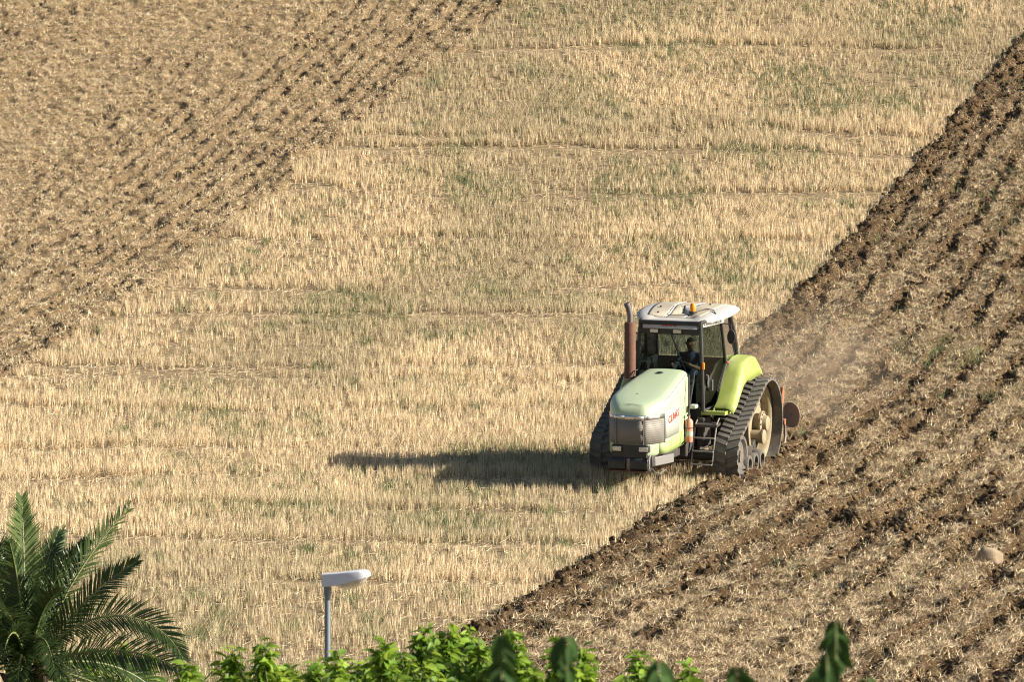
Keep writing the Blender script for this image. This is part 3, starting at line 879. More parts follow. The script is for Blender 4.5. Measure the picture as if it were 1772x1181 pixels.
# inside
b = MB(); b.box(.55, 1.05, -.27, .27, 1.62, 1.82); b.box(.5, .66, -.26, .26, 1.82, 2.45); b.box(.6, 1.0, -.2, .2, 1.4, 1.62); b.build('seat', M_seat, cab, bevel=.05)
b = MB(); b.hexa([(1.6, -.3, 1.4), (2.0, -.5, 1.4), (2.0, .5, 1.4), (1.6, .3, 1.4)], [(1.7, -.25, 2.12), (2.0, -.45, 2.2), (2.0, .45, 2.2), (1.7, .25, 2.12)]); b.build('dashboard', M_black, cab, bevel=.05)
b = MB(); b.box(.6, 1.3, -.62, -.36, 1.45, 2.0); b.box(.6, 1.1, .38, .6, 1.45, 1.85); b.build('side_console', M_black, cab, bevel=.05)
sw = MB()
ax = Vector((-.55, 0, .83)).normalized(); u1 = Vector((0, 1, 0)); u2 = ax.cross(u1)
SWC = Vector((1.52, .08, 2.28))
ring = [SWC + (u1 * math.cos(a) + u2 * math.sin(a)) * .21 for a in [2 * math.pi * k / 28 for k in range(29)]]
sw.tube(ring, .018, 8)
for a in (0, 2.1, 4.2): sw.tube([SWC, SWC + (u1 * math.cos(a) + u2 * math.sin(a)) * .2], .014, 6)
sw.tube([SWC, SWC - ax * .3], .03, 8)
sw.build('steering_wheel', M_black, cab)
b = MB(); b.box(1.2, 1.42, -.62, -.5, 2.0, 2.28); b.build('control_monitor', M_black, cab, bevel=.02)

# roof: plan outlines lofted
def roof_outline(k, z):
    P = [(1.93, .0), (1.925, .30), (1.91, .56), (1.87, .64), (1.62, .82), (1.25, .95), (.9, 1.0), (.5, 1.0), (.2, .97), (.0, .88), (-.06, .6), (-.08, 0)]
    cx = .95
    full = P + [(x, -y) for x, y in P[-2:0:-1]]
    return [(cx + (x - cx) * k, y * k, z(x) if callable(z) else z) for x, y in full]
m = MB()
tilt = lambda b: (lambda x: b - .03 * (x - .95) ** 2 - (.035 if x > 1.9 else 0) + .058 * (1.6 - x))
rings = [roof_outline(.90, tilt(3.20)), roof_outline(.975, tilt(3.205)), roof_outline(1.0, tilt(3.245)), roof_outline(.995, tilt(3.28)), roof_outline(.95, tilt(3.315)), roof_outline(.86, tilt(3.345)), roof_outline(.72, tilt(3.36)), roof_outline(.4, tilt(3.375)), roof_outline(.02, tilt(3.38))]
rings = [r + [r[0]] for r in rings]
m.grid(rings)
roof = m.build('cab_roof', M_white, T, 40)
m = MB(); m.add(roof_outline(.9, tilt(3.2)), [tuple(range(22))]); m.build('headliner', M_black, roof)
# raised dusty panels between the ribs of the roof
from mathutils.bvhtree import BVHTree
ROOF_T = BVHTree.FromPolygons([v.co for v in roof.data.vertices], [p.vertices for p in roof.data.polygons])
def rz(x, y):
    hit = ROOF_T.ray_cast(Vector((x, y, 5)), Vector((0, 0, -1)))
    if hit[0] is not None: return hit[0].z
    q = max(abs(x - .95) / 1.03, abs(y) / 1.0)
    return float(np.interp(q, [0, .4, .72, .86, .95, 1], [3.38, 3.375, 3.36, 3.345, 3.315, 3.28])) - .03 * (x - .95) ** 2 + .058 * (1.6 - x)
for (y0, y1) in ((-.74, -.24), (-.20, .18), (.22, .70)):
    rows = []
    for i in range(17):
        x = .10 + 1.56 * i / 16
        sh = .16 * (i / 16) ** 2 if y0 < -.5 or y1 > .5 else 0
        ya, yb = y0 + (sh if y0 < -.5 else 0), y1 - (sh if y1 > .5 else 0)
        rows.append([(x, ya + (yb - ya) * k / 8, rz(x, ya + (yb - ya) * k / 8) + .007) for k in range(9)])
    b = MB(); b.grid(rows); b.build('roof_panel', M_beige, roof, solid=.006)
for y in (-.22, .20):
    b = MB(); b.tube([(.15 + 1.5 * k / 8, y, rz(.15 + 1.5 * k / 8, y) + .004) for k in range(9)], .016, 6); b.build('roof_rib', M_white, roof)
for (x, y) in ((1.45, -.42), (1.0, -.5), (.6, .45)):
    b = MB(); b.lathe([(.022, 0), (.022, .02), (0, .03)], (x, y, rz(x, y) + .01), 'Z', 8); b.build('roof_bolt', M_black, roof)
b = MB(); b.lathe([(.085, 0), (.085, .03), (.065, .05), (0, .05)], (1.35, .30, rz(1.35, .3)), 'Z', 20); bc = b.build('beacon_base', M_black, roof)
b = MB(); b.lathe([(.056, 0), (.06, .03), (.056, .14), (.04, .165), (0, .17)], (1.35, .30, rz(1.35, .3) + .048), 'Z', 20); b.build('beacon_lens', M_orange, bc)
b = MB(); b.tube([(1.3, .36, rz(1.3, .3) + .03), (1.1, .5, rz(1.1, .5) + .03), (1.15, .68, rz(1.15, .68) + .025), (1.35, .80, rz(1.35, .8) + .01)], .010, 5); b.build('beacon_cable', M_black, bc)
# roof writing
M4 = Matrix(((0, 0, 1, 1.978), (1, 0, 0, -.02), (0, 1, 0, 3.165), (0, 0, 0, 1)))
# lettering sits on the slanted front lip
m = MB(); m.prism([(1.86, 3.085), (2.025, 3.085), (2.03, 3.10), (1.95, 3.235), (1.86, 3.235)], lambda u, v, w_: (u, w_, v), -.58, .58)
lip = m.build('roof_front_lip', M_white, roof, bevel=.012)
ln_ = Vector((-.08, 0, .135)).normalized()
nn_ = Vector((0, 1, 0)).cross(ln_)
M4 = Matrix(((0, ln_.x, nn_.x, 1.99 + nn_.x * .004), (1, ln_.y, nn_.y, -.02), (0, ln_.z, nn_.z, 3.1675 + nn_.z * .004), (0, 0, 0, 1)))
text_mesh('lettering', 'CLAAS', .105, M_red, roof, M4, .004, 1.15)
dv = Vector((1.25 - 1.90, .95 - .64, 0)).normalized(); nv = Vector((-dv.y, dv.x, 0)) * -1
nv = Vector((dv.y, -dv.x, 0)); nv = nv if nv.y > 0 else -nv
m = MB(); a0 = Vector((1.90, .645, 0)); a1 = Vector((1.25, .955, 0)); a2 = Vector((.55, 1.0, 0))
m.hexa([(1.93, .58, 3.10), (1.90, .635, 3.10), (1.25, .94, 3.16), (1.22, .88, 3.16)], [(1.93, .58, 3.23), (1.905, .65, 3.23), (1.255, .96, 3.25), (1.22, .88, 3.25)])
m.build('roof_side_lip', M_white, roof, bevel=.008)
Xd = -(Vector((1.90, .642, 3.18)) - Vector((1.25, .952, 3.212))).normalized(); Zd = Xd.cross(Vector((0, 0, 1))).normalized(); Yd = Zd.cross(Xd)
if Zd.y < 0: Zd = -Zd; Yd = Zd.cross(Xd)
ct = (Vector((1.90, .642, 3.172)) + Vector((1.25, .952, 3.208))) / 2 + Zd * .010
M4 = Matrix(((Xd.x, Yd.x, Zd.x, ct.x), (Xd.y, Yd.y, Zd.y, ct.y), (Xd.z, Yd.z, Zd.z, ct.z), (0, 0, 0, 1)))
text_mesh('lettering', 'CHALLENGER', .085, M_text, roof, M4, .0, 1.05)
for y in (-.33, .17):
    b = MB(); b.box(1.93, 2.03, y - .10, y + .10, 2.995, 3.08); wl = b.build('cab_work_light', M_black, T, bevel=.01)
    b = MB(); b.box(2.028, 2.04, y - .085, y + .085, 3.003, 3.07); b.build('lens', M_lamp, wl)
b = MB(); b.box(1.9, 2.0, -.64, .64, 2.97, 3.084); b.build('roof_front_shade', M_black, T)
b = MB(); b.box(2.02, 2.07, .715, .765, 2.28, 2.42); b.build('turn_signal', M_orange, T, bevel=.01)

# mirrors
for (x, y, z, s) in ((1.1, 1.06, 2.86, 1), (1.75, -.86, 2.68, -1)):
    b = MB(); b.tube([(x + .05, y - s * .24, z + .28), (x + .03, y, z + .26), (x, y, z)], .014, 6); ma = b.build('mirror_arm', M_black, T)
    b = MB(); b.lathe([(0, -.05), (.09, -.04), (.105, 0), (.10, .03), (0, .03)], (x, y, z), 'X', 20)
    b.v = [(px, y + (py - y) * .85, z + (pz - z) * 1.45) for px, py, pz in b.v]; b.build('mirror', M_black, ma)

# --- fenders, platforms, steps
def fender(s):
    prof = [(1.80, 1.49, .0), (1.55, 1.60, .0), (1.3, 1.84, .04), (1.05, 2.10, .12), (.8, 2.31, .26), (.5, 2.385, .36), (.15, 2.39, .34), (-.12, 2.33, .24), (-.32, 2.18, .12), (-.40, 2.03, .04)]
    rows = []
    for x, z, lip in prof:
        r = [(x + .10, .885, z - .22), (x + .02, .89, z - .02), (x, .905, z), (x, 1.13, z - .005), (x, 1.22, z - .02), (x, 1.27, z - .06 - lip * .2), (x, 1.30, z - .10 - lip * .55), (x, 1.32, z - .12 - lip)]
        rows.append([(a, b_ * s, c_) for a, b_, c_ in r])
    m = MB(); m.grid(rows)
    return m.build('fender', M_lime, T, 45, solid=.025)
for s in (1, -1):
    fe = fender(s)
    p = MB(); p.box(1.52, 2.0, s * .70, s * 1.18, 1.36, 1.375); pl = p.build('platform', M_black, T)
    for k in range(9):
        y = s * (.725 + .054 * k)
        b = MB(); b.box(1.53, 1.99, y - .012, y + .012, 1.376, 1.425); b.build('grating_bar', M_lime, pl)
    for (x0, x1, y0, y1) in ((1.99, 2.025, .69, 1.2), (1.50, 1.53, .69, 1.2), (1.53, 1.99, .685, .70), (1.53, 1.99, 1.18, 1.2)):
        b = MB(); b.box(x0, x1, min(s * y0, s * y1), max(s * y0, s * y1), 1.355, 1.43); b.build('platform_edge', M_lime, pl)
    lad = MB()
    for y in (.63, 1.08):
        lad.tube([(2.02, s * y, 1.30), (2.2, s * y, 1.2), (2.32, s * y, .95), (2.52, s * y, .40)], .016, 8)
    lad = lad.build('ladder', M_grey, T)
    for (x, z) in ((2.34, .92), (2.43, .66), (2.52, .40)):
        b = MB(); b.box(x - .05, x + .05, s * .855 - .225, s * .855 + .225, z - .012, z + .014); b.build('step', M_grey, lad, bevel=.005)
    b = MB(); b.hexa([(2.0, s * .62, 1.16), (2.26, s * .62, 1.13), (2.26, s * 1.1, 1.13), (2.0, s * 1.1, 1.16)], [(2.0, s * .62, 1.21), (2.26, s * .62, 1.185), (2.26, s * 1.1, 1.185), (2.0, s * 1.1, 1.21)]); b.build('step', M_dark, lad)
    b = MB(); b.box(1.6, 2.1, s * .70 - .08, s * .70 + .08, .7, 1.3); b.build('battery_box', M_dark, T, bevel=.02)
    b = MB(); b.tube([(2.1, s * .60, 2.26), (2.35, s * .64, 2.24), (2.5, s * .655, 2.0), (2.75, s * .66, 1.6), (2.9, s * .66, 1.2), (3.1, s * .66, .95), (3.1, s * .60, .88)], .013, 8); b.build('handrail', M_black, T)
b = MB(); b.lathe([(.0, 0), (.075, .01), (.085, .04), (.085, .42), (.06, .47), (.025, .49), (.025, .55), (0, .55)], (2.64, .615, .86), 'Z', 20); fx = b.build('fire_extinguisher', M_ext, T)
b = MB(); b.lathe([(.087, 0), (.087, .09)], (2.64, .615, 1.0), 'Z', 20); b.build('paper_label', M_decal, fx)
b = MB(); b.lathe([(.089, 0), (.089, .02)], (2.64, .615, 1.15), 'Z', 20); b.build('strap', M_dark, fx)
b = MB(); b.box(2.60, 2.72, .595, .635, 1.40, 1.44); b.build('valve', M_black, fx)
b = MB(); b.box(2.25, 2.45, .56, .70, 1.52, 1.60); b.build('washer_bottle', M_decal, T, bevel=.02)
b = MB(); b.box(-.02, .02, .885, .90, 2.36, 2.48); b.build('side_sticker', M_decal, T)
b = MB(); b.tube([(.86, .895, 2.30), (.04, .905, 2.30)], .018, 6); b.build('red_trim', M_red, T)

# ------------------------------------------------------------------ the driver
def person():
    m = MB()
    J = lambda *p: Vector(p)
    # seated, facing +x in tractor axes
    hip = J(.78, .06, 1.90); chest = J(.74, .08, 2.28); neck = J(.77, .09, 2.50); head = J(.83, .10, 2.66)
    m.tube([J(.78, .06, 1.80), hip, J(.74, .07, 2.08), chest, J(.75, .085, 2.42), neck, J(.79, .095, 2.56)], [.13, .165, .15, .175, .14, .065, .06], 14)
    m.tube([J(.80, .095, 2.52), J(.825, .10, 2.58), J(.835, .10, 2.66), J(.82, .10, 2.74), J(.81, .10, 2.78)], [.055, .082, .095, .085, .04], 14)
    m.tube([J(.92, .10, 2.665), J(.95, .10, 2.645)], [.022, .015], 6)                    # nose
    for s in (1, -1): m.tube([J(.83, .10 + s * .09, 2.67), J(.82, .10 + s * .108, 2.66)], [.03, .02], 6)
    for s in (1, -1):
        m.tube([J(.76, .06 + s * .09, 1.86), J(1.0, .06 + s * .13, 1.90), J(1.24, .06 + s * .15, 1.86)], [.095, .085, .065], 10)
        m.tube([J(1.24, .06 + s * .15, 1.86), J(1.34, .06 + s * .15, 1.66), J(1.42, .06 + s * .14, 1.48)], [.066, .058, .04], 10)
        m.tube([J(1.38, .06 + s * .14, 1.47), J(1.58, .06 + s * .15, 1.455)], [.045, .035], 8)
    hands = []
    for s, hp in ((1, SWC + Vector((-.03, .20, .02))), (-1, SWC + Vector((-.03, -.20, .02)))):
        sh = J(.76, .085 + s * .19, 2.40); el = J(1.05, .08 + s * .30, 2.16)
        m.tube([J(.75, .085 + s * .10, 2.40), sh, sh.lerp(el, .5), el], [.075, .07, .055, .047], 10)
        m.tube([el, el.lerp(hp, .45), hp - (hp - el).normalized() * .05], [.048, .043, .028], 10)
        d = (hp - el).normalized(); side = Vector((0, 0, 1)).cross(d).normalized(); upv = d.cross(side)
        m.tube([hp - d * .05, hp + d * .01, hp + d * .05], [.03, .042, .034], 8)         # palm
        for k, L_ in enumerate((.055, .065, .06, .048)):
            b0 = hp + d * .045 + side * (.03 - .02 * k)
            m.tube([b0, b0 + d * L_ * .5 + upv * .005, b0 + d * L_ * .8 - upv * .025, b0 + d * L_ * .55 - upv * .045], [.0105, .0105, .0095, .008], 6)
        t0 = hp - d * .01 + side * s * -.035
        m.tube([t0, t0 - side * s * .02 + d * .03 - upv * .01, t0 - side * s * .015 + d * .05 - upv * .03], [.013, .012, .010], 6)
    o = link('person', m.mesh('person'))
    rm = o.modifiers.new('r', 'REMESH'); rm.mode = 'VOXEL'; rm.voxel_size = .011
    sm = o.modifiers.new('s', 'SMOOTH'); sm.iterations = 3; sm.factor = .4
    dg = bpy.context.evaluated_depsgraph_get()
    me = bpy.data.meshes.new_from_object(o.evaluated_get(dg))
    o.modifiers.clear(); o.data = me
    mats = [paint('skin', (.30, .15, .09), .55, .05), paint('blue_shirt', (.03, .06, .13), .9, .1), paint('work_trousers', (.05, .055, .07), .9, .1), paint('hair_dark', (.02, .015, .01), .8, .02), paint('boots', (.04, .03, .02), .7, .2)]
    me.materials.clear()
    for q in mats: me.materials.append(q)
    n = len(me.polygons); ce = np.empty(n * 3); me.polygons.foreach_get('center', ce); ce = ce.reshape(-1, 3)
    x, y, z = ce.T
    mi = np.full(n, 1)
    mi[(z < 1.98) & (x > .55)] = 2
    mi[z < 1.53] = 4
    mi[(x > 1.12) & (z > 2.05)] = 0
    mi[z > 2.52] = 0
    mi[(z > 2.70) | ((z > 2.60) & (x < .80))] = 3
    me.polygons.foreach_set('material_index', mi.astype(np.int32)); me.shade_smooth()
    o.matrix_world = TM
    tag(o, 'driver in a blue shirt seated in the tractor cab gripping the wheel', 'person')
person()

# ------------------------------------------------------------------ the cultivator behind
def cultivator():
    root = empty('cultivator', mat=TM)
    tag(root, 'dusty orange and steel cultivator trailed behind the tractor', 'cultivator')
    for x in (-1.75, -2.45):
        b = MB(); b.box(x - .06, x + .06, -1.75, 1.42, .72, .84); b.build('cross_beam', M_iorange, root, bevel=.012)
    for y in (-1.2, 0, 1.2):
        b = MB(); b.box(-2.39, -1.81, y - .05, y + .05, .73, .83); b.build('frame_rail', M_iorange, root, bevel=.01)
    b = MB(); b.tube([(-.7, -.45, .75), (-1.7, -.35, .8)], .04, 8); b.tube([(-.7, .45, .75), (-1.7, .35, .8)], .04, 8); b.tube([(-.75, 0, 1.4), (-1.75, 0, 1.35)], .04, 8); b.build('hitch_links', M_dark, root)
    b = MB(); b.prism([(-1.68, .84), (-1.85, .84), (-1.80, 1.45), (-1.70, 1.45)], lambda u, v, w_: (u, w_, v), -.2, .2); b.build('headstock', M_iorange, root, bevel=.01)
    for x, ys in ((-1.75, (-1.6, -.9, -.2, .5, 1.2)), (-2.45, (-1.25, -.55, .15, .85, 1.15))):
        for y in ys:
            b = MB(); b.tube([(x, y, .74), (x - .18, y, .62), (x - .22, y, .35), (x - .05, y, .05), (x + .08, y, -.12)], [.03, .03, .03, .028, .02], 6); b.build('tine', M_steel, root)
    b = MB(); b.prism([(-1.58, 1.15), (-1.70, 1.18), (-1.73, 1.46), (-1.64, 1.52), (-1.57, 1.40)], lambda u, v, w_: (u, w_, v), 1.33, 1.40); b.build('side_bracket', M_iorange, root, bevel=.01)
    b = MB(); b.tube([(-1.66, 1.36, .8), (-1.66, 1.36, 1.3)], .03, 8); b.build('bracket_post', M_steel, root)
    b = MB(); b.lathe([(.0, -.015), (.15, -.02), (.265, -.05), (.27, -.035), (.15, .0), (.0, .005)], (0, 0, 0), 'Y', 28)
    Rm = Matrix.Rotation(R(62), 3, 'Z')
    b.v = [tuple(Rm @ Vector(p) + Vector((-2.0, 1.50, .90))) for p in b.v]; dsk = b.build('levelling_disc', paint('dusty_disc', (.30, .23, .18), .9, .7, (.36, .27, .19)), root)
    b = MB(); b.tube([(-2.0, 1.50, .90), (-2.1, 1.45, 1.0), (-2.3, 1.45, .80)], .03, 8); b.build('disc_arm', M_dark, root)
cultivator()

# ------------------------------------------------------------------ stones in the ploughed ground
M_stone = paint('pale_stone', (.30, .23, .155), .95, .8, (.17, .12, .075), scale=6, bump=.5)
def stone(name, x, y, rx, ry, rz_, seed, label, cat='stone', group=None):
    rs = np.random.default_rng(seed)
    V0, F0 = ico(3)
    V = V0.copy()
    V = np.sign(V) * np.abs(V) ** .8
    for q in range(10):
        pl = rs.normal(0, 1, 3); pl /= np.linalg.norm(pl)
        dd = V @ pl - rs.uniform(.68, .93); V = V - np.outer(np.maximum(dd, 0), pl)
    V = V * (1 + .035 * rs.normal(0, 1, (len(V), 1)) + .22 * (fbm(V[:, 0] * 1.6 + 9, V[:, 1] * 1.6 + V[:, 2] * 1.3 + 4, seed, 3)[:, None] - .5)) * np.array([rx, ry, rz_])
    me = npmesh(name, V, F0, None, M_stone, True)
    o = link(name, me); o.location = (x, y, float(terrain_z(x, y)) + rz_ * .85)
    tag(o, label, cat, group)
stone('boulder', 8.82, 108.84, .235, .20, .19, 3, 'rounded pale boulder lying in the brown ploughed earth at right', 'boulder')
stone('field_stone', 4.25, 100.16, .10, .08, .055, 5, 'flat pale stone on the ploughed earth above the bottom leaves, right one', 'stone', 'pale stones in the ploughed earth')
stone('field_stone', 3.76, 98.71, .085, .07, .05, 9, 'flat pale stone on the ploughed earth near the bottom, left lower one', 'stone', 'pale stones in the ploughed earth')

# ------------------------------------------------------------------ the street lamp
def street_lamp():
    M_pole = paint('galvanised_pole', (.15, .18, .215), .45, .2, (.22, .23, .22), metal=.4, scale=12)
    M_house = paint('lamp_housing', (.60, .60, .66), .45, .12, (.4, .38, .36))
    M_bowl, t, p, N, L = newmat('lamp_bowl')
    p.inputs['Base Color'].default_value = (.62, .60, .55, 1); p.inputs['Roughness'].default_value = .18
    p.inputs['Transmission Weight'].default_value = .55; p.inputs['IOR'].default_value = 1.3
    x, y, zt = -1.75, 56.0, -4.615
    r = empty('street_lamp', (x, y, -9.45)); r.rotation_euler = (0, 0, R(-12))
    tag(r, 'white street lamp head on a slim grey metal pole', 'street lamp')
    h = zt + 9.45
    b = MB(); b.lathe([(.055, 0), (.055, 1.2), (.030, 1.25), (.0285, h - .02), (.0285, h + .03)], (0, 0, 0), 'Z', 18); po = b.build('pole', M_pole, r)
    b = MB(); b.lathe([(.11, 0), (.11, .02), (.06, .03), (.06, .05)], (0, 0, 0), 'Z', 18); b.build('base_plate', M_pole, po)
    b = MB(); b.lathe([(.036, 0), (.036, .09)], (0, 0, h - .08), 'Z', 18); b.build('collar', M_pole, po)
    # housing: sections along local x, head tipped up towards its end
    st = [(-.045, .050, .004, .118), (-.04, .058, .0, .128), (.10, .075, .018, .140), (.22, .088, .052, .155), (.32, .090, .078, .165), (.37, .082, .092, .164), (.40, .06, .102, .152), (.412, .04, .11, .14)]
    rows = []
    for X, w_, z0, z1 in st:
        c = .024
        sec = [(-w_, z0), (w_, z0), (w_ * 1.0, z1 - c), (w_ * .93, z1 - c * .35), (w_ * .72, z1), (-w_ * .72, z1), (-w_ * .93, z1 - c * .35), (-w_, z1 - c), (-w_, z0)]
        rows.append([(X, a, z + h) for a, z in sec])
    m = MB(); m.grid(rows); m.add(rows[0][:-1], [tuple(range(8))]); m.add(rows[-1][:-1], [tuple(range(8))])
    ho = m.build('housing', M_house, r, 40)
    rows = []
    for X, w_, z0, dp in [(.085, .045, .016, .0), (.115, .062, .02, .03), (.17, .075, .034, .062), (.25, .080, .056, .070), (.33, .078, .074, .058), (.372, .066, .088, .036), (.395, .05, .098, .0)]:
        rows.append([(X, w_ * math.cos(a), h + z0 + .004 - dp * math.sin(a)) for a in [math.pi * k / 10 for k in range(11)]])
    m = MB(); m.grid(rows); m.build('bowl_lens', M_bowl, ho, 60)
    m = MB(); m.box(.10, .395, -.078, .078, h + .100, h + .104); m.build('reflector', M_chrome, ho)
street_lamp()

# ------------------------------------------------------------------ the palm
def palm():
    M_pl = leafmat('palm_leaflet', (.026, .052, .016), (.058, .09, .027), .22, .36)
    M_pl2 = leafmat('young_leaflet', (.10, .16, .045), (.13, .19, .06), .25, .45)
    M_ra = paint('palm_rachis', (.17, .20, .065), .5, .2, (.2, .17, .09))
    M_tr = paint('palm_trunk', (.045, .032, .02), .95, .4, (.08, .06, .035), bump=.6)
    cx, cy, cz = -6.58, 80.0, -7.66
    g = -9.45
    r = empty('palm_tree', (cx, cy, g)); tag(r, 'dark green feather palm crown at the lower left corner', 'palm tree')
    h = cz - g
    m = MB(); pr = []
    for k in range(22):
        z = h * k / 21
        pr.append((.26 + .03 * (k % 2) + .05 * math.sin(k / 21 * 3), z))
    m.lathe(pr, (0, 0, 0), 'Z', 16); tr = m.build('trunk', M_tr, r, 30)
    for k in range(60):
        z = h * (k + .5) / 60; a = k * 2.4
        b = MB(); p0 = Vector((math.cos(a) * .27, math.sin(a) * .27, z)); o = Vector((math.cos(a), math.sin(a), 0)); sd_ = Vector((-math.sin(a), math.cos(a), 0))
        b.hexa([p0 - sd_ * .07 - o * .04, p0 + o * .02 - sd_ * .06, p0 + o * .02 + sd_ * .06, p0 + sd_ * .07 - o * .04], [p0 - sd_ * .05 + Vector((0, 0, .13)), p0 + o * .10 - sd_ * .03 + Vector((0, 0, .15)), p0 + o * .10 + sd_ * .03 + Vector((0, 0, .15)), p0 + sd_ * .05 + Vector((0, 0, .13))])
        b.build('leaf_base', M_tr, tr)
    rp = np.random.default_rng(11)
    # azimuth (0 = right, 90 = away from camera), start elevation, length, droop in degrees, twist, young
    FR = [(8, 56, 2.05, 26, 60, 0), (-12, 54, 2.6, 122, 65, 0), (22, 67, 2.95, 10, -60, 0), (40, 76, 2.3, 24, 50, 0), (62, 82, 2.3, 20, 40, 0), (-40, 80, 2.2, 30, 70, 0), (100, 86, 2.75, 8, 0, 1), (70, 74, 2.5, 24, 80, 0),
          (-28, 22, 2.5, 50, 60, 0), (20, 12, 2.1, 70, 50, 0), (-70, 40, 1.9, 100, 20, 0), (-100, 60, 2.0, 80, -20, 0), (-130, 66, 2.3, 60, 30, 0), (160, 70, 2.5, 40, 10, 0), (130, 76, 2.6, 30, -20, 0), (200, 55, 2.4, 60, 0, 0),
          (180, 30, 2.3, 70, 0, 0), (235, 35, 2.2, 90, 0, 0), (-55, 5, 1.9, 70, 0, 0), (-85, 0, 1.8, 60, 0, 0), (80, 48, 2.3, 80, 0, 0), (120, 40, 2.3, 80, 0, 0), (150, 20, 2.2, 70, 0, 0), (5, -5, 1.8, 60, 0, 0), (40, -5, 1.8, 60, 0, 0), (-120, 10, 1.9, 70, 0, 0), (88, 66, 2.4, 40, 0, 0), (140, 84, 2.5, 20, 0, 0), (-160, 80, 2.5, 25, 0, 0),
          (-60, 72, 1.9, 45, 0, 0), (170, 82, 2.6, 20, 60, 0), (-100, 82, 2.3, 24, 40, 0), (-140, 50, 2.1, 70, 0, 0), (-90, 35, 1.7, 120, 0, 0), (-72, 50, 1.9, 120, 15, 0), (-112, 40, 1.8, 120, -15, 0), (-98, 62, 1.9, 110, 30, 0), (-60, 20, 1.3, 60, 0, 0), (-90, 18, 1.2, 60, 10, 0), (-120, 20, 1.3, 60, 0, 0), (-75, -12, 1.1, 40, 0, 0), (-105, -12, 1.1, 40, 0, 0), (-40, -8, 1.2, 40, 0, 0)]
    for az, el, Ln, dr, tw, yg in FR:
        if el > 60: Ln *= .86; dr += 14
        a = R(az); o = Vector((math.cos(a), math.sin(a), 0)); sv = Vector((-math.sin(a), math.cos(a), 0))
        n = 26; p = Vector((0, 0, h - .05)) + o * .08; pts = [p.copy()]; tang = []
        for k in range(n):
            t = k / n; e = R(el - dr * t ** 1.35)
            d = o * math.cos(e) + Vector((0, 0, 1)) * math.sin(e); tang.append(d); p = p + d * Ln / n; pts.append(p.copy())
        tang.append(tang[-1])
        b = MB(); b.tube(pts, [.028 * (1 - .85 * k / n) for k in range(n + 1)], 6); fr = b.build('frond', M_ra, r)
        L = MB()
        nl = 74
        for k in range(nl):
            t = .13 + .87 * k / (nl - 1); q = t * n; i = min(int(q), n - 1); f = q - i
            P = pts[i].lerp(pts[i + 1], f); d = tang[i]; nn = sv.cross(d) * -1
            nn = d.cross(sv); nn = -nn if nn.dot(Vector((0, 0, 1))) < 0 and abs(d.z) < .98 else nn
            rot = Matrix.Rotation(R(tw), 3, d); s2 = rot @ sv; n2 = rot @ nn
            ll = .41 * min(1, .45 + 2.6 * (t - .13)) * min(1, .34 + 2.2 * (1 - t)) * (Ln / 2.2)
            for s in (1, -1):
                ld = (s2 * s * (.88 - .28 * t) + d * (.50 + .5 * t) + n2 * rp.uniform(.05, .75)).normalized()
                ld = (ld + Vector((0, 0, -.10))).normalized()
                wv = ld.cross(n2).normalized() * .012
                l2 = ll * rp.uniform(.85, 1.1)
                mid = P + ld * l2 * .5; tip = P + ld * l2 + Vector((0, 0, -.06 * l2))
                L.add([P - wv * .6, P + wv * .6, mid + wv, mid - wv, tip], [(0, 1, 2, 3), (3, 2, 4)])
        lo = link('leaflets', L.mesh('leaflets', False), M_pl2 if yg else M_pl, fr); lo['kind'] = 'stuff'
palm()

# ------------------------------------------------------------------ broad-leaved shrubs
def leaf_mesh(name, L, W, droop, fold, n=4):
    """pointed oval leaf: two folded halves with drooping tip; lies along +x"""
    v = []; f = []
    for k in range(n + 1):
        t = k / n; w_ = W * math.sin(math.pi * min(1, t * .93 + .04)) ** .8 * (1 - .25 * t) if k < n else 0
        x = L * t; z = -droop * L * t * t
        v += [(x, -w_, z + fold * w_), (x, 0, z), (x, w_, z + fold * w_)]
    for k in range(n):
        a = k * 3
        f += [(a, a + 1, a + 4, a + 3), (a + 1, a + 2, a + 5, a + 4)]
    me = bpy.data.meshes.new(name); me.from_pydata(v, [], f); me.update(); me.shade_smooth()
    return me
M_lf = leafmat('bright_leaf', (.085, .19, .018), (.28, .41, .05), .42, .5)
M_tw = paint('green_twig', (.12, .14, .05), .7, .2)
M_bk = paint('bark', (.12, .09, .06), .95, .4, bump=.5)
LEAVES = [leaf_mesh('leaf', .115, .030, .55, .35), leaf_mesh('leaf', .10, .028, .9, .5), leaf_mesh('leaf', .135, .033, .35, .25)]
for q in LEAVES: q.materials.append(M_lf)

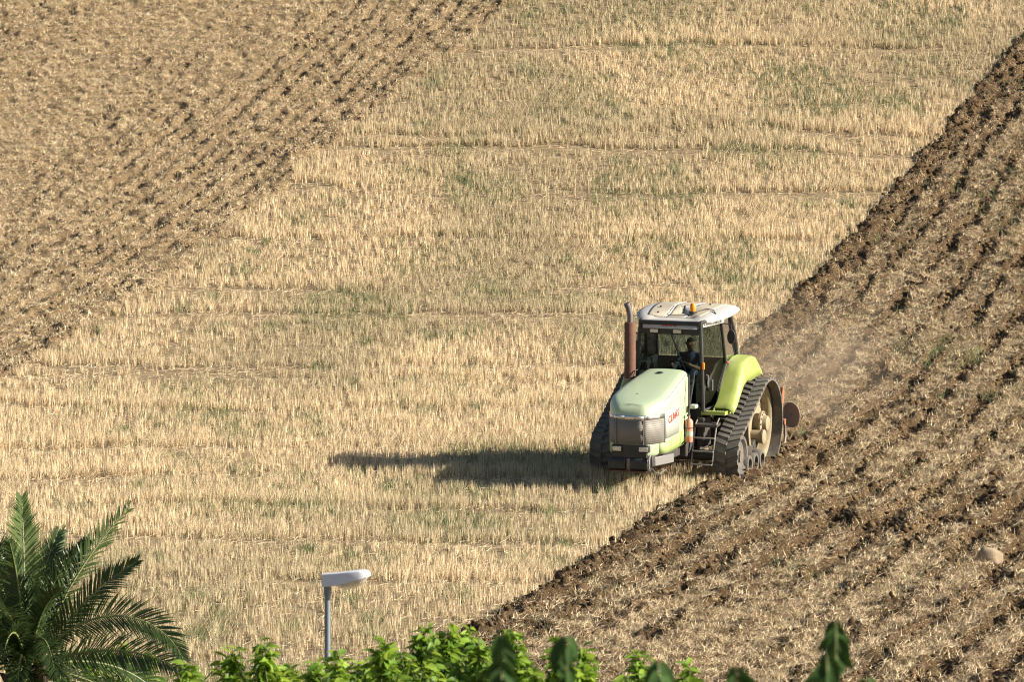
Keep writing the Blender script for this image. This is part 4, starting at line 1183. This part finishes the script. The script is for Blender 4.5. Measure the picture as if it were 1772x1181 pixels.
def shrub(x, y, top, rad, seed, label, n=260, singles=45):
    rs = np.random.default_rng(seed); rd = random.Random(seed)
    g = -9.45
    r = empty('leafy_tree', (x, y, g)); tag(r, label, 'tree', 'bright green trees along the bottom')
    h = top - g
    b = MB(); b.tube([(0, 0, 0), (.05, .03, h * .3), (-.03, .05, h * .6), (0, 0, h * .9)], [.09, .075, .055, .02], 9); tk = b.build('trunk', M_bk, r)
    LV = [(np.array([v.co[:] for v in q.vertices]), [tuple(p.vertices) for p in q.polygons]) for q in LEAVES]
    big = MB(); tw = MB(); sing = []
    shoots = [(0, 0, .0, .20)]
    for q in range(max(3, int(rad * 13))):
        sa = rd.uniform(0, 2 * math.pi); sr_ = rad * rd.uniform(.45, 1.1)
        shoots.append((math.cos(sa) * sr_ * 1.2, math.sin(sa) * sr_, rd.uniform(.03, .32), rd.uniform(.10, .22)))
    for q in shoots:
        tw.tube([(0, 0, h * .6), (q[0] * .7, q[1] * .7, h - q[2] - .6), (q[0], q[1], h - q[2] - .05)], [.02, .012, .004], 5, False)
    for i in range(n):
        # sprigs gather round a few shoots of different height
        sx, sy, sh_, sr = shoots[rd.randrange(len(shoots))]
        a = rd.uniform(0, 2 * math.pi); u = rd.random() ** .6
        dz_ = rd.random() ** .8
        rr_ = sr * (.35 + .9 * dz_) * u
        P = Vector((sx + rr_ * math.cos(a), sy + rr_ * math.sin(a), h - sh_ - dz_ * rad * 1.5))
        dirv = Vector((math.cos(a) * u * .9, math.sin(a) * u * .9, .85)).normalized()
        sl = rd.uniform(.16, .38)
        tw.tube([P - dirv * sl * 1.6, P - dirv * sl * .4, P + dirv * .03], [.006, .004, .002], 4, False)
        nl = rd.randint(8, 13)
        for k in range(nl):
            t = (k + .5) / nl
            B = P - dirv * sl * (1 - t) * .9
            az = k * 2.4 + rd.uniform(-.4, .4)
            el = rd.uniform(-1.0, .3) + .5 * t
            X = Vector((math.cos(az) * math.cos(el), math.sin(az) * math.cos(el), math.sin(el)))
            X = (X + dirv * .35).normalized()
            Y = Vector((0, 0, 1)).cross(X).normalized(); Z = X.cross(Y)
            s = rd.uniform(.65, 1.15)
            roll = Matrix.Rotation(rd.uniform(-1.0, 1.0), 3, X)
            Y = roll @ Y; Z = roll @ Z
            M4 = Matrix(((X.x * s, Y.x * s, Z.x * s, B.x), (X.y * s, Y.y * s, Z.y * s, B.y), (X.z * s, Y.z * s, Z.z * s, B.z), (0, 0, 0, 1)))
            sing.append((B.z - .25 * B.y, rd.randrange(3), M4))
    sing.sort(key=lambda q: -q[0])
    for _, k, M4 in sing[:singles]:
        o = bpy.data.objects.new('leaf', LEAVES[k]); col.objects.link(o); o.parent = r; o.matrix_local = M4
    for _, k, M4 in sing[singles:]:
        A = np.array(M4); V = LV[k][0] @ A[:3, :3].T + A[:3, 3]
        big.add(V, LV[k][1])
    me = big.mesh('crown', False); me.shade_smooth()
    c = link('crown', me, M_lf, r); c['kind'] = 'stuff'
    tb = link('branches', tw.mesh('branches', False), M_tw, r); tb['kind'] = 'stuff'

# photo column -> place at about 49 m
def col_at(px, py, D):
    x = (px - 886) / 10250.; u = -(py - 590.5) / 10250.; P = R(-2.33)
    dy = math.cos(P) - u * math.sin(P); dz = math.sin(P) + u * math.cos(P)
    return x * D / dy, dz * D / dy
for i, (px, py, D, rad, n, lab) in enumerate([
        (328, 1146, 52, .24, 60, 'tiny bright green treetop just right of the palm'),
        (455, 1108, 51, .36, 150, 'small bright green treetop between the palm and the lamp pole'),
        (585, 1124, 53, .30, 90, 'bright green treetop right behind the lamp pole'),
        (665, 1104, 49, .52, 300, 'bright green tree just right of the lamp pole'),
        (775, 1078, 50.5, .50, 320, 'tallest bright green tree at the bottom, beside the furrow end'),
        (890, 1090, 49, .52, 320, 'bright green tree behind the dark hanging leaves, mid bottom'),
        (1010, 1116, 50, .50, 280, 'bright green tree right of the tall dark leaf shoot'),
        (1105, 1126, 51, .40, 180, 'rightmost bright green treetop on the bottom edge'),
        (215, 1112, 84, .50, 160, 'light green bush showing behind the drooping palm fronds')]):
    x, z = col_at(px, py, D)
    shrub(x, D, z, rad, 20 + i, lab, n, 40)

# ------------------------------------------------------------------ near tree with big leaves, darkened as if shaded
M_big = leafmat('shaded_leaf', (.022, .058, .010), (.038, .09, .014), .2, .85)  # shade on the leaf faces is put into this darker green
BIGL = [leaf_mesh('leaf', .11, .026, .35, .3, 6), leaf_mesh('leaf', .095, .023, .2, .4, 6), leaf_mesh('leaf', .125, .028, .5, .3, 6)]
for q in BIGL: q.materials.append(M_big)
def near_tree():
    D = 22.0; g = -9.45; rd = random.Random(4)
    x0, _ = col_at(1120, 1181, D)
    r = empty('broad_leaved_tree', (x0, D, g)); tag(r, 'near out of focus tree with large shade-darkened hanging leaves on bottom edge', 'tree')
    ht = -3.2 - g
    b = MB(); b.tube([(0, 0, 0), (.05, .03, ht * .4), (0, 0, ht * .8), (.02, 0, ht * .95)], [.12, .10, .07, .05], 10); tk = b.build('trunk', M_bk, r)
    # (column, row of the shoot tip, number of leaves, spread)
    for px, py, nl, sp in [(868, 1094, 5, .07), (980, 1096, 4, .01), (1136, 1130, 3, .005), (1270, 1142, 2, .12), (1302, 1148, 2, .10), (1418, 1104, 4, .03), (1458, 1088, 4, .01), (1497, 1164, 2, .01)]:
        x, z = col_at(px, py, D + rd.uniform(-.4, .4))
        tip = Vector((x - x0, rd.uniform(-.3, .3), z - g))
        b = MB(); b.tube([(0, 0, ht * .85), Vector((tip.x * .75, tip.y, tip.z - .75)), tip + Vector((0, 0, -.30)), tip + Vector((0, 0, -.02))], [.03, .016, .008, .003], 6); b.build('branch', M_tw, r)
        nl = nl * 2 + 3
        for k in range(nl):
            t = k / max(nl - 1, 1)
            B = tip + Vector((0, rd.uniform(-.02, .02), -.01 - .032 * (k // 2)))
            az = 1 if k % 2 else -1
            X = Vector((az * rd.uniform(.05, .55) * (1 + sp * 6), rd.uniform(-.4, .2), -1)).normalized()
            yw_ = rd.uniform(-.7, .7)
            Y = Vector((math.cos(yw_), math.sin(yw_), 0)); Y = (Y - X * Y.dot(X)).normalized(); Z = X.cross(Y)
            s = rd.uniform(.75, 1.1)
            o = bpy.data.objects.new('leaf', BIGL[rd.randrange(3)]); col.objects.link(o); o.parent = r
            o.matrix_local = Matrix(((X.x * s, Y.x * s, Z.x * s, B.x + az * .008), (X.y * s, Y.y * s, Z.y * s, B.y), (X.z * s, Y.z * s, Z.z * s, B.z), (0, 0, 0, 1)))
near_tree()

# ------------------------------------------------------------------ dust hanging behind the tractor
def dust():
    m, t, p, N, L = newmat('dust')
    N.remove(p)
    pv = N.new('ShaderNodeVolumePrincipled')
    pv.inputs['Color'].default_value = (.80, .63, .45, 1); pv.inputs['Anisotropy'].default_value = .2
    tc = N.new('ShaderNodeTexCoord')
    ln = N.new('ShaderNodeVectorMath'); ln.operation = 'LENGTH'; L.new(tc.outputs['Object'], ln.inputs[0])
    fall = N.new('ShaderNodeMapRange'); fall.interpolation_type = 'SMOOTHSTEP'
    fall.inputs[1].default_value = 1.0; fall.inputs[2].default_value = .15; fall.inputs[3].default_value = 0; fall.inputs[4].default_value = 1
    L.new(ln.outputs['Value'], fall.inputs[0])
    nz = noise(N, L, 2.6, 4, .6, tc.outputs['Object'])
    mr = N.new('ShaderNodeMapRange'); mr.inputs[1].default_value = .30; mr.inputs[2].default_value = .72; mr.inputs[3].default_value = 0; mr.inputs[4].default_value = .19
    L.new(nz, mr.inputs[0])
    mu = N.new('ShaderNodeMath'); mu.operation = 'MULTIPLY'; L.new(fall.outputs[0], mu.inputs[0]); L.new(mr.outputs[0], mu.inputs[1])
    L.new(mu.outputs[0], pv.inputs['Density'])
    L.new(pv.outputs[0], N['Material Output'].inputs['Volume'])
    V0, F0 = ico(3)
    o = link('dust_cloud', npmesh('dust_cloud', V0, F0, None, m, True))
    o.matrix_world = TM @ Matrix.Translation((-5.6, .7, 1.5)) @ Matrix.Diagonal((4.4, 2.7, 1.9, 1))
    tag(o, 'thin pale dust hanging behind the tractor over the fresh furrows', 'dust', kind='stuff')
dust()
